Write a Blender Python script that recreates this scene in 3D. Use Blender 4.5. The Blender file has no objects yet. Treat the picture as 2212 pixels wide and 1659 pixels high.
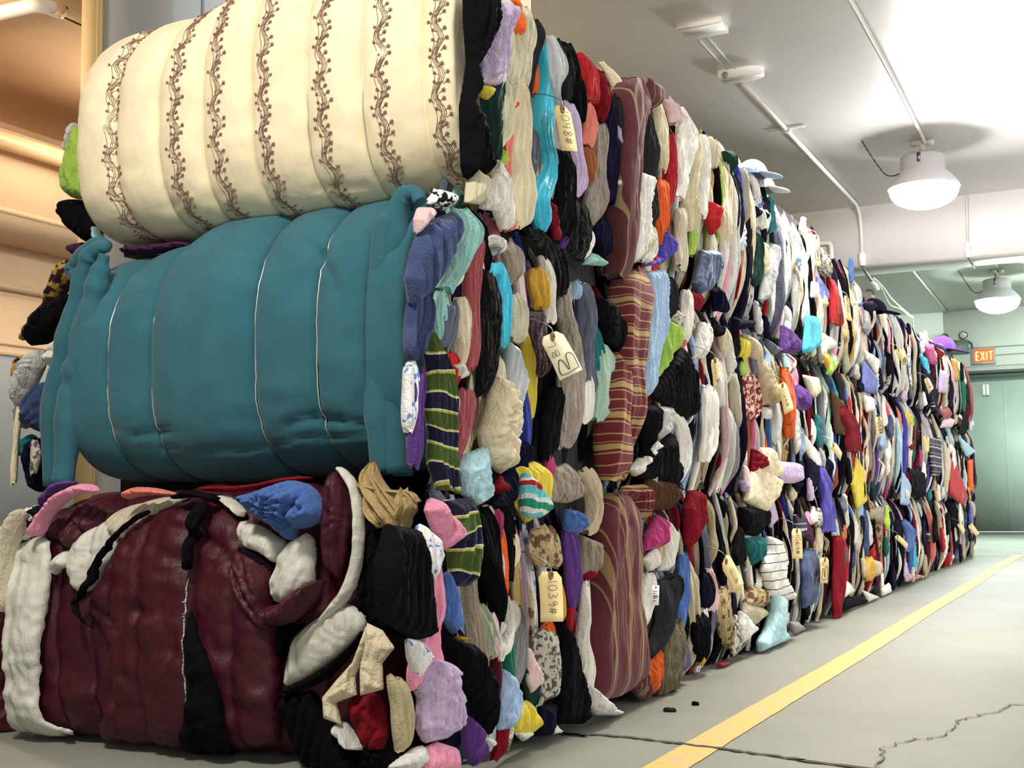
import bpy, bmesh, math, random
import numpy as np
from mathutils import Matrix, Vector
from mathutils.geometry import delaunay_2d_cdt

# ------------------------------------------------------------------ camera
C0 = np.array([1106.0, 829.5]); VP1 = np.array([2430.0, 1062.0]); VP2 = np.array([-4600.0, 1160.0])
FPX = float(np.sqrt(-np.dot(VP1 - C0, VP2 - C0)))
def _ray(p): return np.array([p[0] - C0[0], -(p[1] - C0[1]), -FPX])
_y = _ray(VP1); _y /= np.linalg.norm(_y)
_x = -_ray(VP2); _x /= np.linalg.norm(_x)
RW = np.array([_x, _y, np.cross(_x, _y)])
EYE = np.array([0.0, 0.0, 0.85])
def hit(p, ax, v):
    """Point where the sight line through photo pixel p meets the plane axis ax = v."""
    d = RW @ _ray(p); return EYE + (v - EYE[ax]) / d[ax] * d
scene = bpy.context.scene
cam_data = bpy.data.cameras.new('camera'); cam = bpy.data.objects.new('camera', cam_data)
scene.collection.objects.link(cam)
cam_data.sensor_fit = 'HORIZONTAL'; cam_data.sensor_width = 36.0
cam_data.lens = 36.0 * FPX / 2212.0; cam_data.clip_start = 0.05; cam_data.clip_end = 200
M4 = Matrix.Identity(4)
for r in range(3):
    for c in range(3): M4[r][c] = float(RW[r][c])
    M4[r][3] = float(EYE[r])
cam.matrix_world = M4
scene.camera = cam
# ------------------------------------------------------------------ world, exposure
world = bpy.data.worlds.new('world'); scene.world = world; world.use_nodes = True
bg = world.node_tree.nodes['Background']
bg.inputs[0].default_value = (1.0, 0.97, 0.92, 1); bg.inputs[1].default_value = 0.85
vs = scene.view_settings
vs.view_transform = 'Standard'; vs.look = 'None'; vs.gamma = 1.0; vs.use_curve_mapping = False
vs.exposure = 1.25
scene.cycles.use_adaptive_sampling = True; scene.cycles.adaptive_threshold = 0.02; scene.cycles.max_bounces = 6; scene.cycles.diffuse_bounces = 4; scene.cycles.glossy_bounces = 3
LAMP_NEUTRAL = ((1.0, 0.95, 0.97), 80.0)
LAMP_WARM = ((1.0, 0.92, 0.80), 80.0)
LAMP_GREEN = ((0.84, 1.0, 0.92), 150.0)
LAMP_SIDE_FILL = ((1.0, 0.96, 0.95), 24.0)
LAMP_ORANGE = ((1.0, 0.78, 0.58), 15.0)
LAMP_FRONT_FILL = ((1.0, 0.94, 0.84), 62.0)
rng = random.Random(11); nrg = np.random.default_rng(11)

# ------------------------------------------------------------------ helpers
def lin(c):
    c = c / 255.0
    return c / 12.92 if c <= 0.04045 else ((c + 0.055) / 1.055) ** 2.4
def L3(rgb): return (lin(rgb[0]), lin(rgb[1]), lin(rgb[2]), 1.0)
def mkmesh(name, V, F):
    """F: list of (k, array n x k) face blocks."""
    me = bpy.data.meshes.new(name)
    V = np.asarray(V, np.float32)
    me.vertices.add(len(V)); me.vertices.foreach_set('co', V.ravel())
    li = []; st = []; tot = []; o = 0
    for f in F:
        f = np.asarray(f, np.int32)
        if len(f) == 0: continue
        n, k = f.shape
        li.append(f.ravel()); st.append(o + np.arange(n) * k); tot.append(np.full(n, k)); o += n * k
    li = np.concatenate(li); st = np.concatenate(st); tot = np.concatenate(tot)
    me.loops.add(len(li)); me.loops.foreach_set('vertex_index', li.astype(np.int32))
    me.polygons.add(len(st)); me.polygons.foreach_set('loop_start', st.astype(np.int32))
    me.polygons.foreach_set('loop_total', tot.astype(np.int32))
    me.update(calc_edges=True); me.validate()
    return me
def put(name, V, F, material, parent=None, smooth=True, label=None):
    V = np.asarray(V, float)
    if parent is not None: V = V - np.array(origin_of[parent.name])
    me = mkmesh(name, V, F)
    if smooth: me.polygons.foreach_set('use_smooth', np.ones(len(me.polygons), bool))
    if isinstance(material, str): material = fab(material)
    me.materials.append(material)
    o = bpy.data.objects.new(name, me); scene.collection.objects.link(o)
    if parent is not None: o.parent = parent
    if label: o['label'] = label
    return o
origin_of = {}
def thing(name, loc, label, cat, group=None):
    o = bpy.data.objects.new(name, None); scene.collection.objects.link(o)
    o.location = loc; o.empty_display_size = 0.1
    o['label'] = label; o['category'] = cat
    if group: o['group'] = group
    origin_of[o.name] = tuple(loc); return o
def sub(parent, o):
    """Give a part its own sub-parts: same origin as its thing."""
    origin_of[o.name] = origin_of[parent.name]; return o
def struct(o): o['kind'] = 'structure'; return o
def box(lo, hi):
    (a, b, c), (d, e, f) = lo, hi
    V = [(a,b,c),(d,b,c),(d,e,c),(a,e,c),(a,b,f),(d,b,f),(d,e,f),(a,e,f)]
    F = [[(0,3,2,1),(4,5,6,7),(0,1,5,4),(1,2,6,5),(2,3,7,6),(3,0,4,7)]]
    return np.array(V, float), F
def join(parts):
    V = []; F = []; o = 0
    for v, fs in parts:
        V.append(np.asarray(v, float))
        for f in fs: F.append(np.asarray(f) + o)
        o += len(v)
    return np.concatenate(V), F
def tube(pts, r, n=10, closed_ends=True):
    P = np.asarray(pts, float); m = len(P)
    R = np.full(m, r) if np.isscalar(r) else np.asarray(r, float)
    T = np.gradient(P, axis=0); T /= np.linalg.norm(T, axis=1)[:, None] + 1e-12
    ref = np.array([0, 0, 1.0]) if abs(T[0][2]) < 0.9 else np.array([1.0, 0, 0])
    A = np.cross(T[0], ref); A /= np.linalg.norm(A)
    V = []
    for i in range(m):
        A = A - T[i] * np.dot(A, T[i]); A /= np.linalg.norm(A) + 1e-12
        B = np.cross(T[i], A)
        for k in range(n):
            t = 2 * math.pi * k / n
            V.append(P[i] + R[i] * (math.cos(t) * A + math.sin(t) * B))
    F = []
    for i in range(m - 1):
        for k in range(n):
            k2 = (k + 1) % n
            F.append((i*n+k, i*n+k2, (i+1)*n+k2, (i+1)*n+k))
    caps = []
    if closed_ends:
        V += [P[0], P[-1]]; a = m * n
        for k in range(n):
            k2 = (k + 1) % n
            caps += [(a, k2, k), (a + 1, (m-1)*n + k, (m-1)*n + k2)]
    return np.array(V), [np.array(F)] + ([np.array(caps)] if caps else [])
def lathe(prof, c, n=40):
    V = []; F = []
    m = len(prof)
    for r, z in prof:
        for k in range(n):
            t = 2 * math.pi * k / n
            V.append((c[0] + r*math.cos(t), c[1] + r*math.sin(t), c[2] + z))
    for i in range(m - 1):
        for k in range(n):
            k2 = (k+1) % n
            F.append((i*n+k, i*n+k2, (i+1)*n+k2, (i+1)*n+k))
    return np.array(V), [np.array(F)]
def smoothpath(P, n):
    """Catmull-Rom through the rows of P, n samples."""
    P = np.asarray(P, float)
    if len(P) < 2: return np.repeat(P, n, 0)
    Q = np.vstack([2*P[0]-P[1], P, 2*P[-1]-P[-2]])
    m = len(P) - 1; t = np.linspace(0, m - 1e-9, n); i = t.astype(int); f = (t - i)[:, None]
    a, b, c, d = Q[i], Q[i+1], Q[i+2], Q[i+3]
    return 0.5*((2*b) + (-a+c)*f + (2*a-5*b+4*c-d)*f**2 + (-a+3*b-3*c+d)*f**3)
def _hash(ix, iy, s):
    h = (ix.astype(np.int64)*374761393 + iy.astype(np.int64)*668265263 + s*974634777) & 0xffffffff
    h = ((h ^ (h >> 13)) * 1274126177) & 0xffffffff
    return ((h ^ (h >> 16)) & 0xffff) / 65535.0
def vn(x, y, s=0):
    x = np.asarray(x, float); y = np.asarray(y, float)
    x, y = np.broadcast_arrays(x, y)
    ix = np.floor(x); iy = np.floor(y); fx = x-ix; fy = y-iy
    fx = fx*fx*(3-2*fx); fy = fy*fy*(3-2*fy)
    a = _hash(ix, iy, s); b = _hash(ix+1, iy, s); c = _hash(ix, iy+1, s); d = _hash(ix+1, iy+1, s)
    return (a*(1-fx)+b*fx)*(1-fy) + (c*(1-fx)+d*fx)*fy

# ------------------------------------------------------------------ materials
MATS = {}
def newmat(name):
    m = bpy.data.materials.new(name); m.use_nodes = True
    return m, m.node_tree.nodes, m.node_tree.links, m.node_tree.nodes['Principled BSDF']
def node(N, t, **kw):
    n = N.new(t)
    for k, v in kw.items():
        if k.startswith('i_'): n.inputs[k[2:].replace('_', ' ')].default_value = v
        else: setattr(n, k, v)
    return n
def plain(name, rgb, rough=0.6, metal=0.0):
    if name in MATS: return MATS[name]
    m, N, L, b = newmat(name)
    b.inputs['Base Color'].default_value = L3(rgb); b.inputs['Roughness'].default_value = rough
    b.inputs['Metallic'].default_value = metal
    MATS[name] = m; return m
def glow(name, rgb, strength):
    m, N, L, b = newmat(name)
    b.inputs['Base Color'].default_value = (*[.8 if min(rgb) > .4 else .35 * v for v in rgb], 1)
    b.inputs['Emission Color'].default_value = (*rgb, 1); b.inputs['Emission Strength'].default_value = strength
    return m
def fabric(name, rgb, rough=0.88, bump=0.6, pattern=None, rgb2=None, fine=140.0, vary=0.12, sheen=0.15):
    m, N, L, b = newmat(name)
    tc = node(N, 'ShaderNodeTexCoord')
    col = L3(rgb)
    base = node(N, 'ShaderNodeRGB'); base.outputs[0].default_value = col
    out = base.outputs[0]
    if pattern:
        out = pattern(N, L, tc, out, L3(rgb2) if rgb2 else None)
    # dye and wear differ a little from one garment to the next
    oi = node(N, 'ShaderNodeObjectInfo')
    hs = node(N, 'ShaderNodeHueSaturation')
    mr = node(N, 'ShaderNodeMapRange'); mr.inputs[3].default_value = 1 - vary; mr.inputs[4].default_value = 1 + vary
    L.new(oi.outputs['Random'], mr.inputs[0]); L.new(mr.outputs[0], hs.inputs['Value']); L.new(out, hs.inputs['Color'])
    nz = node(N, 'ShaderNodeTexNoise', i_Scale=9.0, i_Detail=4.0)
    L.new(tc.outputs['Object'], nz.inputs['Vector'])
    mr2 = node(N, 'ShaderNodeMapRange'); mr2.inputs[1].default_value = 0.3; mr2.inputs[2].default_value = 0.7
    mr2.inputs[3].default_value = 0.9; mr2.inputs[4].default_value = 1.08
    L.new(nz.outputs[0], mr2.inputs[0])
    mx = node(N, 'ShaderNodeMix', data_type='RGBA', blend_type='MULTIPLY'); mx.inputs[0].default_value = 1
    L.new(hs.outputs[0], mx.inputs[6]); L.new(mr2.outputs[0], mx.inputs[7])
    L.new(mx.outputs[2], b.inputs['Base Color'])
    b.inputs['Roughness'].default_value = rough
    b.inputs['Specular IOR Level'].default_value = .35 if rough < .6 else .12
    b.inputs['Sheen Weight'].default_value = sheen; b.inputs['Sheen Roughness'].default_value = 0.5
    mp = node(N, 'ShaderNodeMapping'); mp.inputs['Scale'].default_value = (1, 1, 0.3)
    L.new(tc.outputs['Object'], mp.inputs[0])
    w = node(N, 'ShaderNodeTexNoise', i_Scale=30.0, i_Detail=5.0, i_Distortion=.6); L.new(mp.outputs[0], w.inputs['Vector'])
    w2 = node(N, 'ShaderNodeTexNoise', i_Scale=fine, i_Detail=2.0); L.new(tc.outputs['Object'], w2.inputs['Vector'])
    ad = node(N, 'ShaderNodeMath', operation='MULTIPLY_ADD'); ad.inputs[1].default_value = 0.25
    L.new(w2.outputs[0], ad.inputs[0]); L.new(w.outputs[0], ad.inputs[2])
    bp = node(N, 'ShaderNodeBump'); bp.inputs['Strength'].default_value = bump; bp.inputs['Distance'].default_value = 0.03
    L.new(ad.outputs[0], bp.inputs['Height']); L.new(bp.outputs[0], b.inputs['Normal'])
    MATS[name] = m; return m
def _axis(N, L, tc, ax, warp=0.0):
    sx = node(N, 'ShaderNodeSeparateXYZ'); L.new(tc.outputs['Object'], sx.inputs[0])
    o = sx.outputs[ax]
    if warp:
        nz = node(N, 'ShaderNodeTexNoise', i_Scale=4.0); L.new(tc.outputs['Object'], nz.inputs['Vector'])
        ma = node(N, 'ShaderNodeMath', operation='MULTIPLY_ADD'); ma.inputs[1].default_value = warp
        L.new(nz.outputs[0], ma.inputs[0]); L.new(o, ma.inputs[2]); o = ma.outputs[0]
    return o
def stripes(ax, period, stops, warp=0.0):
    """Repeat of colour bands along object axis ax; stops: (position, rgb)."""
    def f(N, L, tc, out, c2):
        o = _axis(N, L, tc, ax, warp)
        d = node(N, 'ShaderNodeMath', operation='DIVIDE'); d.inputs[1].default_value = period; L.new(o, d.inputs[0])
        fr = node(N, 'ShaderNodeMath', operation='FRACT'); L.new(d.outputs[0], fr.inputs[0])
        r = node(N, 'ShaderNodeValToRGB'); r.color_ramp.interpolation = 'CONSTANT'
        e = r.color_ramp.elements
        while len(e) < len(stops): e.new(0.5)
        for k, (p, c) in enumerate(stops): e[k].position = p; e[k].color = L3(c)
        L.new(fr.outputs[0], r.inputs[0]); return r.outputs[0]
    return f
def blotch(scale, thr=0.55, soft=0.03, detail=2.0):
    def f(N, L, tc, out, c2):
        nz = node(N, 'ShaderNodeTexNoise', i_Scale=scale, i_Detail=detail); L.new(tc.outputs['Object'], nz.inputs['Vector'])
        mr = node(N, 'ShaderNodeMapRange'); mr.inputs[1].default_value = thr; mr.inputs[2].default_value = thr + soft
        L.new(nz.outputs[0], mr.inputs[0])
        mx = node(N, 'ShaderNodeMix', data_type='RGBA'); L.new(mr.outputs[0], mx.inputs[0]); L.new(out, mx.inputs[6])
        mx.inputs[7].default_value = c2; return mx.outputs[2]
    return f
PAL = dict(white=(238,236,230), cream=(226,214,184), ecru=(206,198,174), khaki=(176,164,130), tan=(196,170,120), beige=(198,182,156),
 black=(9,7,13), charcoal=(40,40,44), grey=(140,140,142), silver=(184,188,190), slate=(98,104,124), navy=(16,14,42), royal=(50,64,160),
 blue=(74,110,180), skyblue=(158,186,220), paleblue=(176,214,226), aqua=(160,212,206), turquoise=(70,190,222), teal=(24,112,120),
 green=(34,110,88), darkgreen=(26,54,48), lime=(170,206,90), sage=(160,172,148), mint=(176,208,190), olive=(92,86,62), yellow=(224,204,72),
 mustard=(204,160,62), gold=(226,178,40), orange=(224,96,40), rust=(164,86,44), salmon=(222,126,112), red=(184,36,44), crimson=(128,22,36),
 maroon=(86,26,44), plum=(84,40,74), purple=(92,56,132), violet=(74,66,170), lavender=(200,180,216), lilac=(176,150,196), pink=(230,150,180),
 palepink=(232,202,206), rose=(168,84,92), magenta=(184,60,124), brown=(80,56,42), denim=(60,74,112), palegrey=(206,206,204),
 periwinkle=(112,124,196), taupe=(150,138,122))
ADJ = dict(skyblue='sky blue', paleblue='pale blue', darkgreen='dark green', palepink='pale pink', palegrey='pale grey', royal='royal blue')
def fab(name):
    if name in MATS: return MATS[name]
    if name in PAL: return fabric(name, PAL[name], sheen=.15 if sum(PAL[name]) > 220 else 0)
    raise KeyError(name)
fabric('black_fleece', (9,7,14), bump=0.8, fine=60, sheen=0)
fabric('black_fur', (9,8,11), bump=1.0, fine=45)
fabric('grey_fur', (168,158,148), bump=1.0, fine=45)
fabric('white_fleece', (232,230,224), bump=0.8, fine=70)
fabric('cable_knit', (214,210,180), bump=0.9, fine=50)
fabric('zebra', (235,235,235), pattern=blotch(38, .5, .01), rgb2=(20,20,26))
fabric('floral_white', (240,240,244), pattern=blotch(34, .58, .02), rgb2=(110,150,220))
fabric('floral_tan', (196,180,136), pattern=blotch(26, .52, .06), rgb2=(120,86,70))
fabric('floral_red', (130,40,46), pattern=blotch(40, .5, .02), rgb2=(232,196,180))
fabric('print_grey', (206,202,190), pattern=blotch(50, .5, .05), rgb2=(96,94,88))
fabric('print_gold', (196,160,70), pattern=blotch(24, .47, .03), rgb2=(60,34,34))
fabric('denim_cloth', (58,72,112), bump=0.6, pattern=blotch(7, .5, .2), rgb2=(86,102,140))
fabric('navy_satin', (70,88,128), rough=0.35, bump=0.15)
fabric('grey_satin', (176,182,186), rough=0.35, bump=0.15)
fabric('turquoise_satin', (60,196,230), rough=0.4, bump=0.25)
fabric('velvet_plum', (58,18,52), bump=0.7, sheen=0.6)
fabric('rugby_stripe', (60,80,40), pattern=stripes(2, 0.115, [(0,(74,96,46)),(.44,(190,190,70)),(.49,(226,226,210)),(.53,(28,30,58)),(.93,(226,226,210)),(.965,(190,190,70))], .12))
fabric('hat_stripe', (120,200,210), pattern=stripes(2, 0.15, [(0,(40,150,120)),(.17,(230,235,235)),(.27,(110,204,216)),(.45,(172,34,48)),(.6,(236,240,240)),(.68,(110,204,216)),(.88,(232,236,236))], .18))
fabric('stripe_shirt', (236,236,232), pattern=stripes(2, 0.05, [(0,(236,236,232)),(.86,(112,116,126))], .03))
fabric('plaid', (44,42,60), pattern=stripes(2, 0.1, [(0,(42,40,58)),(.4,(190,190,200)),(.55,(42,40,58)),(.8,(150,150,165)),(.88,(42,40,58))], .02))
BUR = (112,44,52); TAN = (176,150,100)
fabric('comforter_cross', BUR, bump=.2, pattern=stripes(2, 0.125, [(0,BUR),(.30,TAN),(.34,BUR),(.42,TAN),(.60,BUR),(.66,TAN),(.69,BUR),(.95,TAN)], .07))
BUR2 = (96,44,52); TAN2 = (140,116,84)
fabric('comforter_long', BUR2, bump=.2, pattern=stripes(1, 0.15, [(0,BUR2),(.28,TAN2),(.31,BUR2),(.44,TAN2),(.62,BUR2),(.72,TAN2),(.75,BUR2)], .012))
fabric('comforter_brown', (96,66,64), bump=.2, pattern=stripes(1, 0.11, [(0,(92,50,56)),(.6,(150,128,96)),(.68,(92,50,56))], .01))
fabric('cream_comforter', (250,236,202), bump=0.14, fine=300, vary=0.0)
fabric('teal_comforter', (54,106,120), bump=0.14, fine=300, vary=0.0)
fabric('maroon_satin', (66,15,30), rough=0.52, bump=0.2, vary=0.0, sheen=0)
fabric('lining', (212,212,202), rough=0.55, bump=0.25, vary=0.03)
fabric('embroidery', (142,108,96), bump=0.3, vary=0.0)
fabric('core_shade', (18,16,26), bump=0.8)  # near-black, so gaps between the folds read as deep shade
# ================================================================== the room
ZC = 4.95; YW = 29.8
def wallpaint(name, rgb, rough=0.6, stain=0.06, scale=1.2, lower=None, split=None, bump=0.1, spots=None):
    m, N, L, b = newmat(name)
    tc = node(N, 'ShaderNodeTexCoord')
    base = node(N, 'ShaderNodeRGB'); base.outputs[0].default_value = L3(rgb); out = base.outputs[0]
    if lower:
        sx = node(N, 'ShaderNodeSeparateXYZ'); L.new(tc.outputs['Object'], sx.inputs[0])
        lt = node(N, 'ShaderNodeMath', operation='LESS_THAN'); lt.inputs[1].default_value = split; L.new(sx.outputs[2], lt.inputs[0])
        mx = node(N, 'ShaderNodeMix', data_type='RGBA'); L.new(lt.outputs[0], mx.inputs[0]); L.new(out, mx.inputs[6]); mx.inputs[7].default_value = L3(lower)
        out = mx.outputs[2]
    nz = node(N, 'ShaderNodeTexNoise', i_Scale=scale, i_Detail=8.0, i_Roughness=0.6); L.new(tc.outputs['Object'], nz.inputs['Vector'])
    mr = node(N, 'ShaderNodeMapRange'); mr.inputs[1].default_value = .3; mr.inputs[2].default_value = .7
    mr.inputs[3].default_value = 1 - stain; mr.inputs[4].default_value = 1 + stain; L.new(nz.outputs[0], mr.inputs[0])
    mu = node(N, 'ShaderNodeMix', data_type='RGBA', blend_type='MULTIPLY'); mu.inputs[0].default_value = 1
    L.new(out, mu.inputs[6]); L.new(mr.outputs[0], mu.inputs[7]); out = mu.outputs[2]
    if spots:
        n2 = node(N, 'ShaderNodeTexNoise', i_Scale=spots[1], i_Detail=6.0, i_Roughness=0.7); L.new(tc.outputs['Object'], n2.inputs['Vector'])
        m2 = node(N, 'ShaderNodeMapRange'); m2.inputs[1].default_value = spots[2]; m2.inputs[2].default_value = spots[2] + .04; L.new(n2.outputs[0], m2.inputs[0])
        mx = node(N, 'ShaderNodeMix', data_type='RGBA'); L.new(m2.outputs[0], mx.inputs[0]); L.new(out, mx.inputs[6]); mx.inputs[7].default_value = L3(spots[0]); out = mx.outputs[2]
    L.new(out, b.inputs['Base Color']); b.inputs['Roughness'].default_value = rough
    n3 = node(N, 'ShaderNodeTexNoise', i_Scale=30.0, i_Detail=5.0); L.new(tc.outputs['Object'], n3.inputs['Vector'])
    bp = node(N, 'ShaderNodeBump'); bp.inputs['Strength'].default_value = bump; bp.inputs['Distance'].default_value = .01
    L.new(n3.outputs[0], bp.inputs['Height']); L.new(bp.outputs[0], b.inputs['Normal'])
    MATS[name] = m; return m
m_floor = wallpaint('concrete', (136,139,130), rough=.62, stain=.1, scale=.9, bump=.12, spots=((108,105,97), 3.2, .68))
m_ceil = wallpaint('ceiling_paint', (245,243,239), rough=.38, stain=.03, bump=.05)
m_beam = wallpaint('beam_paint', (242,240,238), rough=.5, stain=.03, bump=.08, spots=((186,184,180), 5.0, .72))
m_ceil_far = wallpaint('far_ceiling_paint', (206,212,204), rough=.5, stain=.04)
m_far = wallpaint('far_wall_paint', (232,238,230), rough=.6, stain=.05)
m_warm = wallpaint('warm_wall_paint', (232,202,164), rough=.5, stain=.04, lower=(176,184,186), split=2.47, bump=.08, spots=((206,178,146), 4.0, .74))
m_warmceil = wallpaint('warm_ceiling_paint', (226,196,160), rough=.5, stain=.03)
m_col = wallpaint('column_paint', (168,176,182), rough=.55, stain=.08, bump=.15, spots=((120,132,140), 12.0, .72))
m_coledge = wallpaint('column_edge_cream', (222,200,150), rough=.5, stain=.04)  # cream tone of the strip on the front left edge
m_pipe = plain('pipe_paint', (214,212,206), .45)
m_warmpipe = plain('warm_pipe_paint', (224,192,150), .45)
m_white = plain('white_enamel', (235,235,232), .4)
m_steel = plain('steel', (150,152,155), .35, 1.0)
m_dark = plain('dark_metal', (60,62,62), .5)
XL = -10.6
V, F = box((XL - .3, -9, -.2), (9, YW + .3, 0)); struct(put('floor', V, F, m_floor, smooth=False))
V, F = box((-5.1, -9, ZC), (9, 18.15, ZC + .2)); struct(put('ceiling', V, F, m_ceil, smooth=False))
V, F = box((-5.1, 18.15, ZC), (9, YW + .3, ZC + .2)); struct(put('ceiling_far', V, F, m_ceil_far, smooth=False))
V, F = box((XL - .3, -9, ZC), (-5.1, YW + .3, ZC + .2)); struct(put('ceiling_left', V, F, m_warmceil, smooth=False))
V, F = box((XL - .3, -9, 0), (XL, YW, ZC)); struct(put('wall_left', V, F, m_warm, smooth=False))
V, F = box((XL - .3, -9.3, 0), (9, -9, ZC)); struct(put('wall_back', V, F, m_beam, smooth=False))
# beam across the aisle
V, F = box((-5.1, 18.2, 4.12), (9, 19.15, ZC)); struct(put('trim_1', V, F, m_beam, smooth=False))
# lengthwise beams of the left bay
V, F = join([box((XL, -9, 3.62), (XL + .95, 18, 4.52)), box((XL, -9, 4.40), (XL + 1.02, 18, 4.47)), box((XL, -9, 3.70), (XL + .98, 18, 3.74))])
struct(put('trim_2', V, F, m_warmceil, smooth=False))
V, F = join([box((XL, -9, 3.14), (XL + .12, 18, 3.2)), box((XL, -9, 2.45), (XL + .03, 18, 2.48)), box((XL, -9, 2.56), (XL + .025, 18, 2.58))]); struct(put('trim_3', V, F, m_warmceil, smooth=False))
# far wall with the freight door opening
dx0, dx1, dz = -3.5, 2.2, 3.36
V, F = join([box((XL, YW, 0), (dx0, YW + .3, ZC)), box((dx1, YW, 0), (9, YW + .3, ZC)), box((dx0, YW, dz), (dx1, YW + .3, ZC))])
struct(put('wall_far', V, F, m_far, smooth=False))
m_door = wallpaint('door_paint', (158,178,168), rough=.55, stain=.07, scale=2.0, bump=.05, spots=((62,74,72), 3.0, .71))
V, F = join([box((dx0 + .02, YW + .06, .015), (-.6, YW + .14, dz)), box((-.62, YW + .1, .015), (dx1, YW + .18, dz)), box((-2.30, YW + .05, .015), (-2.285, YW + .07, dz))])
door = struct(put('door_1', V, F, m_door, smooth=False))
origin_of[door.name] = (0, 0, 0)
V, F = join([box((-2.73, YW - .02, 3.02), (-2.675, YW + .06, 3.26)), box((-2.655, YW - .02, 3.02), (-2.60, YW + .06, 3.26))])
put('door_hanger', V, F, m_white, door, smooth=False)
V, F = join([box((dx0 - .2, YW - .09, 3.36), (dx1, YW - .01, 3.40)), box((dx0 - .2, YW - .16, 3.50), (dx1, YW - .01, 3.56)), box((dx0 - .2, YW - .05, 3.40), (dx1, YW - .01, 3.50))])
struct(put('trim_4', V, F, plain('track_paint', (92,104,98), .5), smooth=False))
V, F = join([box((dx0 - 4, YW - .03, 4.075), (9, YW - .001, 4.10)), box((dx0 - 4, YW - .012, 3.66), (9, YW - .001, 3.675))])
struct(put('trim_5', V, F, plain('ledge_paint', (150,160,152), .6), smooth=False))
# column behind the stacks, chamfered front left edge
x0, x1, y0, y1, ch = -6.33, -5.56, 6.42, 7.6, .16
poly = [(x0 + ch, y0), (x1, y0), (x1, y1), (x0, y1), (x0, y0 + ch)]
V = np.array([(x, y, 0) for x, y in poly] + [(x, y, ZC) for x, y in poly])
F = [[(k, (k+1) % 5, 5 + (k+1) % 5, 5 + k) for k in range(4)]]
col = struct(put('column', V, F, m_col, smooth=False)); origin_of[col.name] = (0, 0, 0)
V, F = join([box((x0 - .03, y0 - .015, 0), (x0 + .15, y0 + .05, ZC)), tube([(x0 + .13, y0 - .02, 0), (x0 + .13, y0 - .02, 2), (x0 + .13, y0 - .02, ZC)], .012, 6)])
put('column_edge_strip', V, F, m_coledge, col, smooth=False)
V, F = join([box((x1 - .01, y0 + .28, 0), (x1 + .012, y0 + .3, ZC)), box((x1 - .01, y0 + .55, 0), (x1 + .01, y0 + .56, ZC))])
put('form_seam', V, F, plain('seam_paint', (130,146,154), .6), col, smooth=False)
# ---- floor marks
def ribbon(pts, w, z, jit=0.0):
    P = np.asarray(pts, float)[:, :2]; T = np.gradient(P, axis=0); T /= np.linalg.norm(T, axis=1)[:, None]
    Nn = np.stack([-T[:, 1], T[:, 0]], 1); n = len(P)
    W = (w if not np.isscalar(w) else np.full(n, w))
    if jit: W = W * (1 + jit * (nrg.random(n) - .5) * 2)
    V = np.concatenate([np.c_[P + Nn * W[:, None] / 2, np.full(n, z)], np.c_[P - Nn * W[:, None] / 2, np.full(n, z)]])
    F = [[(i, n + i, n + i + 1, i + 1) for i in range(n - 1)]]
    return V, F
m, N, L, b = newmat('worn_yellow_paint'); tc = node(N, 'ShaderNodeTexCoord')
nz = node(N, 'ShaderNodeTexNoise', i_Scale=13.0, i_Detail=9.0, i_Roughness=.75); L.new(tc.outputs['Object'], nz.inputs['Vector'])
mr = node(N, 'ShaderNodeMapRange'); mr.inputs[1].default_value = .42; mr.inputs[2].default_value = .60; L.new(nz.outputs[0], mr.inputs[0])
mx = node(N, 'ShaderNodeMix', data_type='RGBA'); L.new(mr.outputs[0], mx.inputs[0]); mx.inputs[6].default_value = L3((222,176,62)); mx.inputs[7].default_value = L3((176,164,122))
L.new(mx.outputs[2], b.inputs['Base Color']); b.inputs['Roughness'].default_value = .6
m_yellow = m
yy = np.linspace(2.2, 18.9, 160)
V1, F1 = ribbon([(-1.345 + .006 * math.sin(y * 1.1) - .03 * max(0, (y - 12) / 7), y) for y in yy], .135, .003, .04)
V2, F2 = ribbon([(x, 18.62) for x in np.linspace(-2.0, -1.42, 8)], .10, .003)
V, F = join([(V1, F1), (V2, F2)]); struct(put('floor_markings', V, F, m_yellow, smooth=False))
pj = [hit(p, 2, 0) for p in [(1180,1582),(1210,1585),(1330,1592),(1460,1607),(1600,1625),(1720,1642),(1830,1657)]]
pj = [(-4.2, pj[0][1] + .42)] + [tuple(p[:2]) for p in pj] + [(0.6, pj[-1][1] - .27)]
P = smoothpath(pj, 120); P[:, 1] += (vn(np.arange(120) * .5, 0, 3) - .5) * .015
V, F = ribbon(P, .024, .0045, .4); struct(put('floor_joint', V, F, plain('joint_fill', (58,56,52), .9), smooth=False))
RG = lambda x, y: (1100 + x / 1.989, 1250 + y / 1.989)
pc = [hit(RG(*p), 2, 0)[:2] for p in [(1570,830),(1600,785),(1595,745),(1660,715),(1740,695),(1830,686),(1890,645),(1930,612),(1990,597),(2080,577),(2130,560),(2170,545),(2212,546),(2280,535)]]
P = smoothpath(pc, 200); P += (np.stack([vn(np.arange(200) * .35, 1, 5), vn(np.arange(200) * .35, 2, 5)], 1) - .5) * .035
V, F = ribbon(P, .006, .0045, .8); struct(put('floor_crack', V, F, plain('crack_dirt', (84,80,74), .95), smooth=False))

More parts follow.
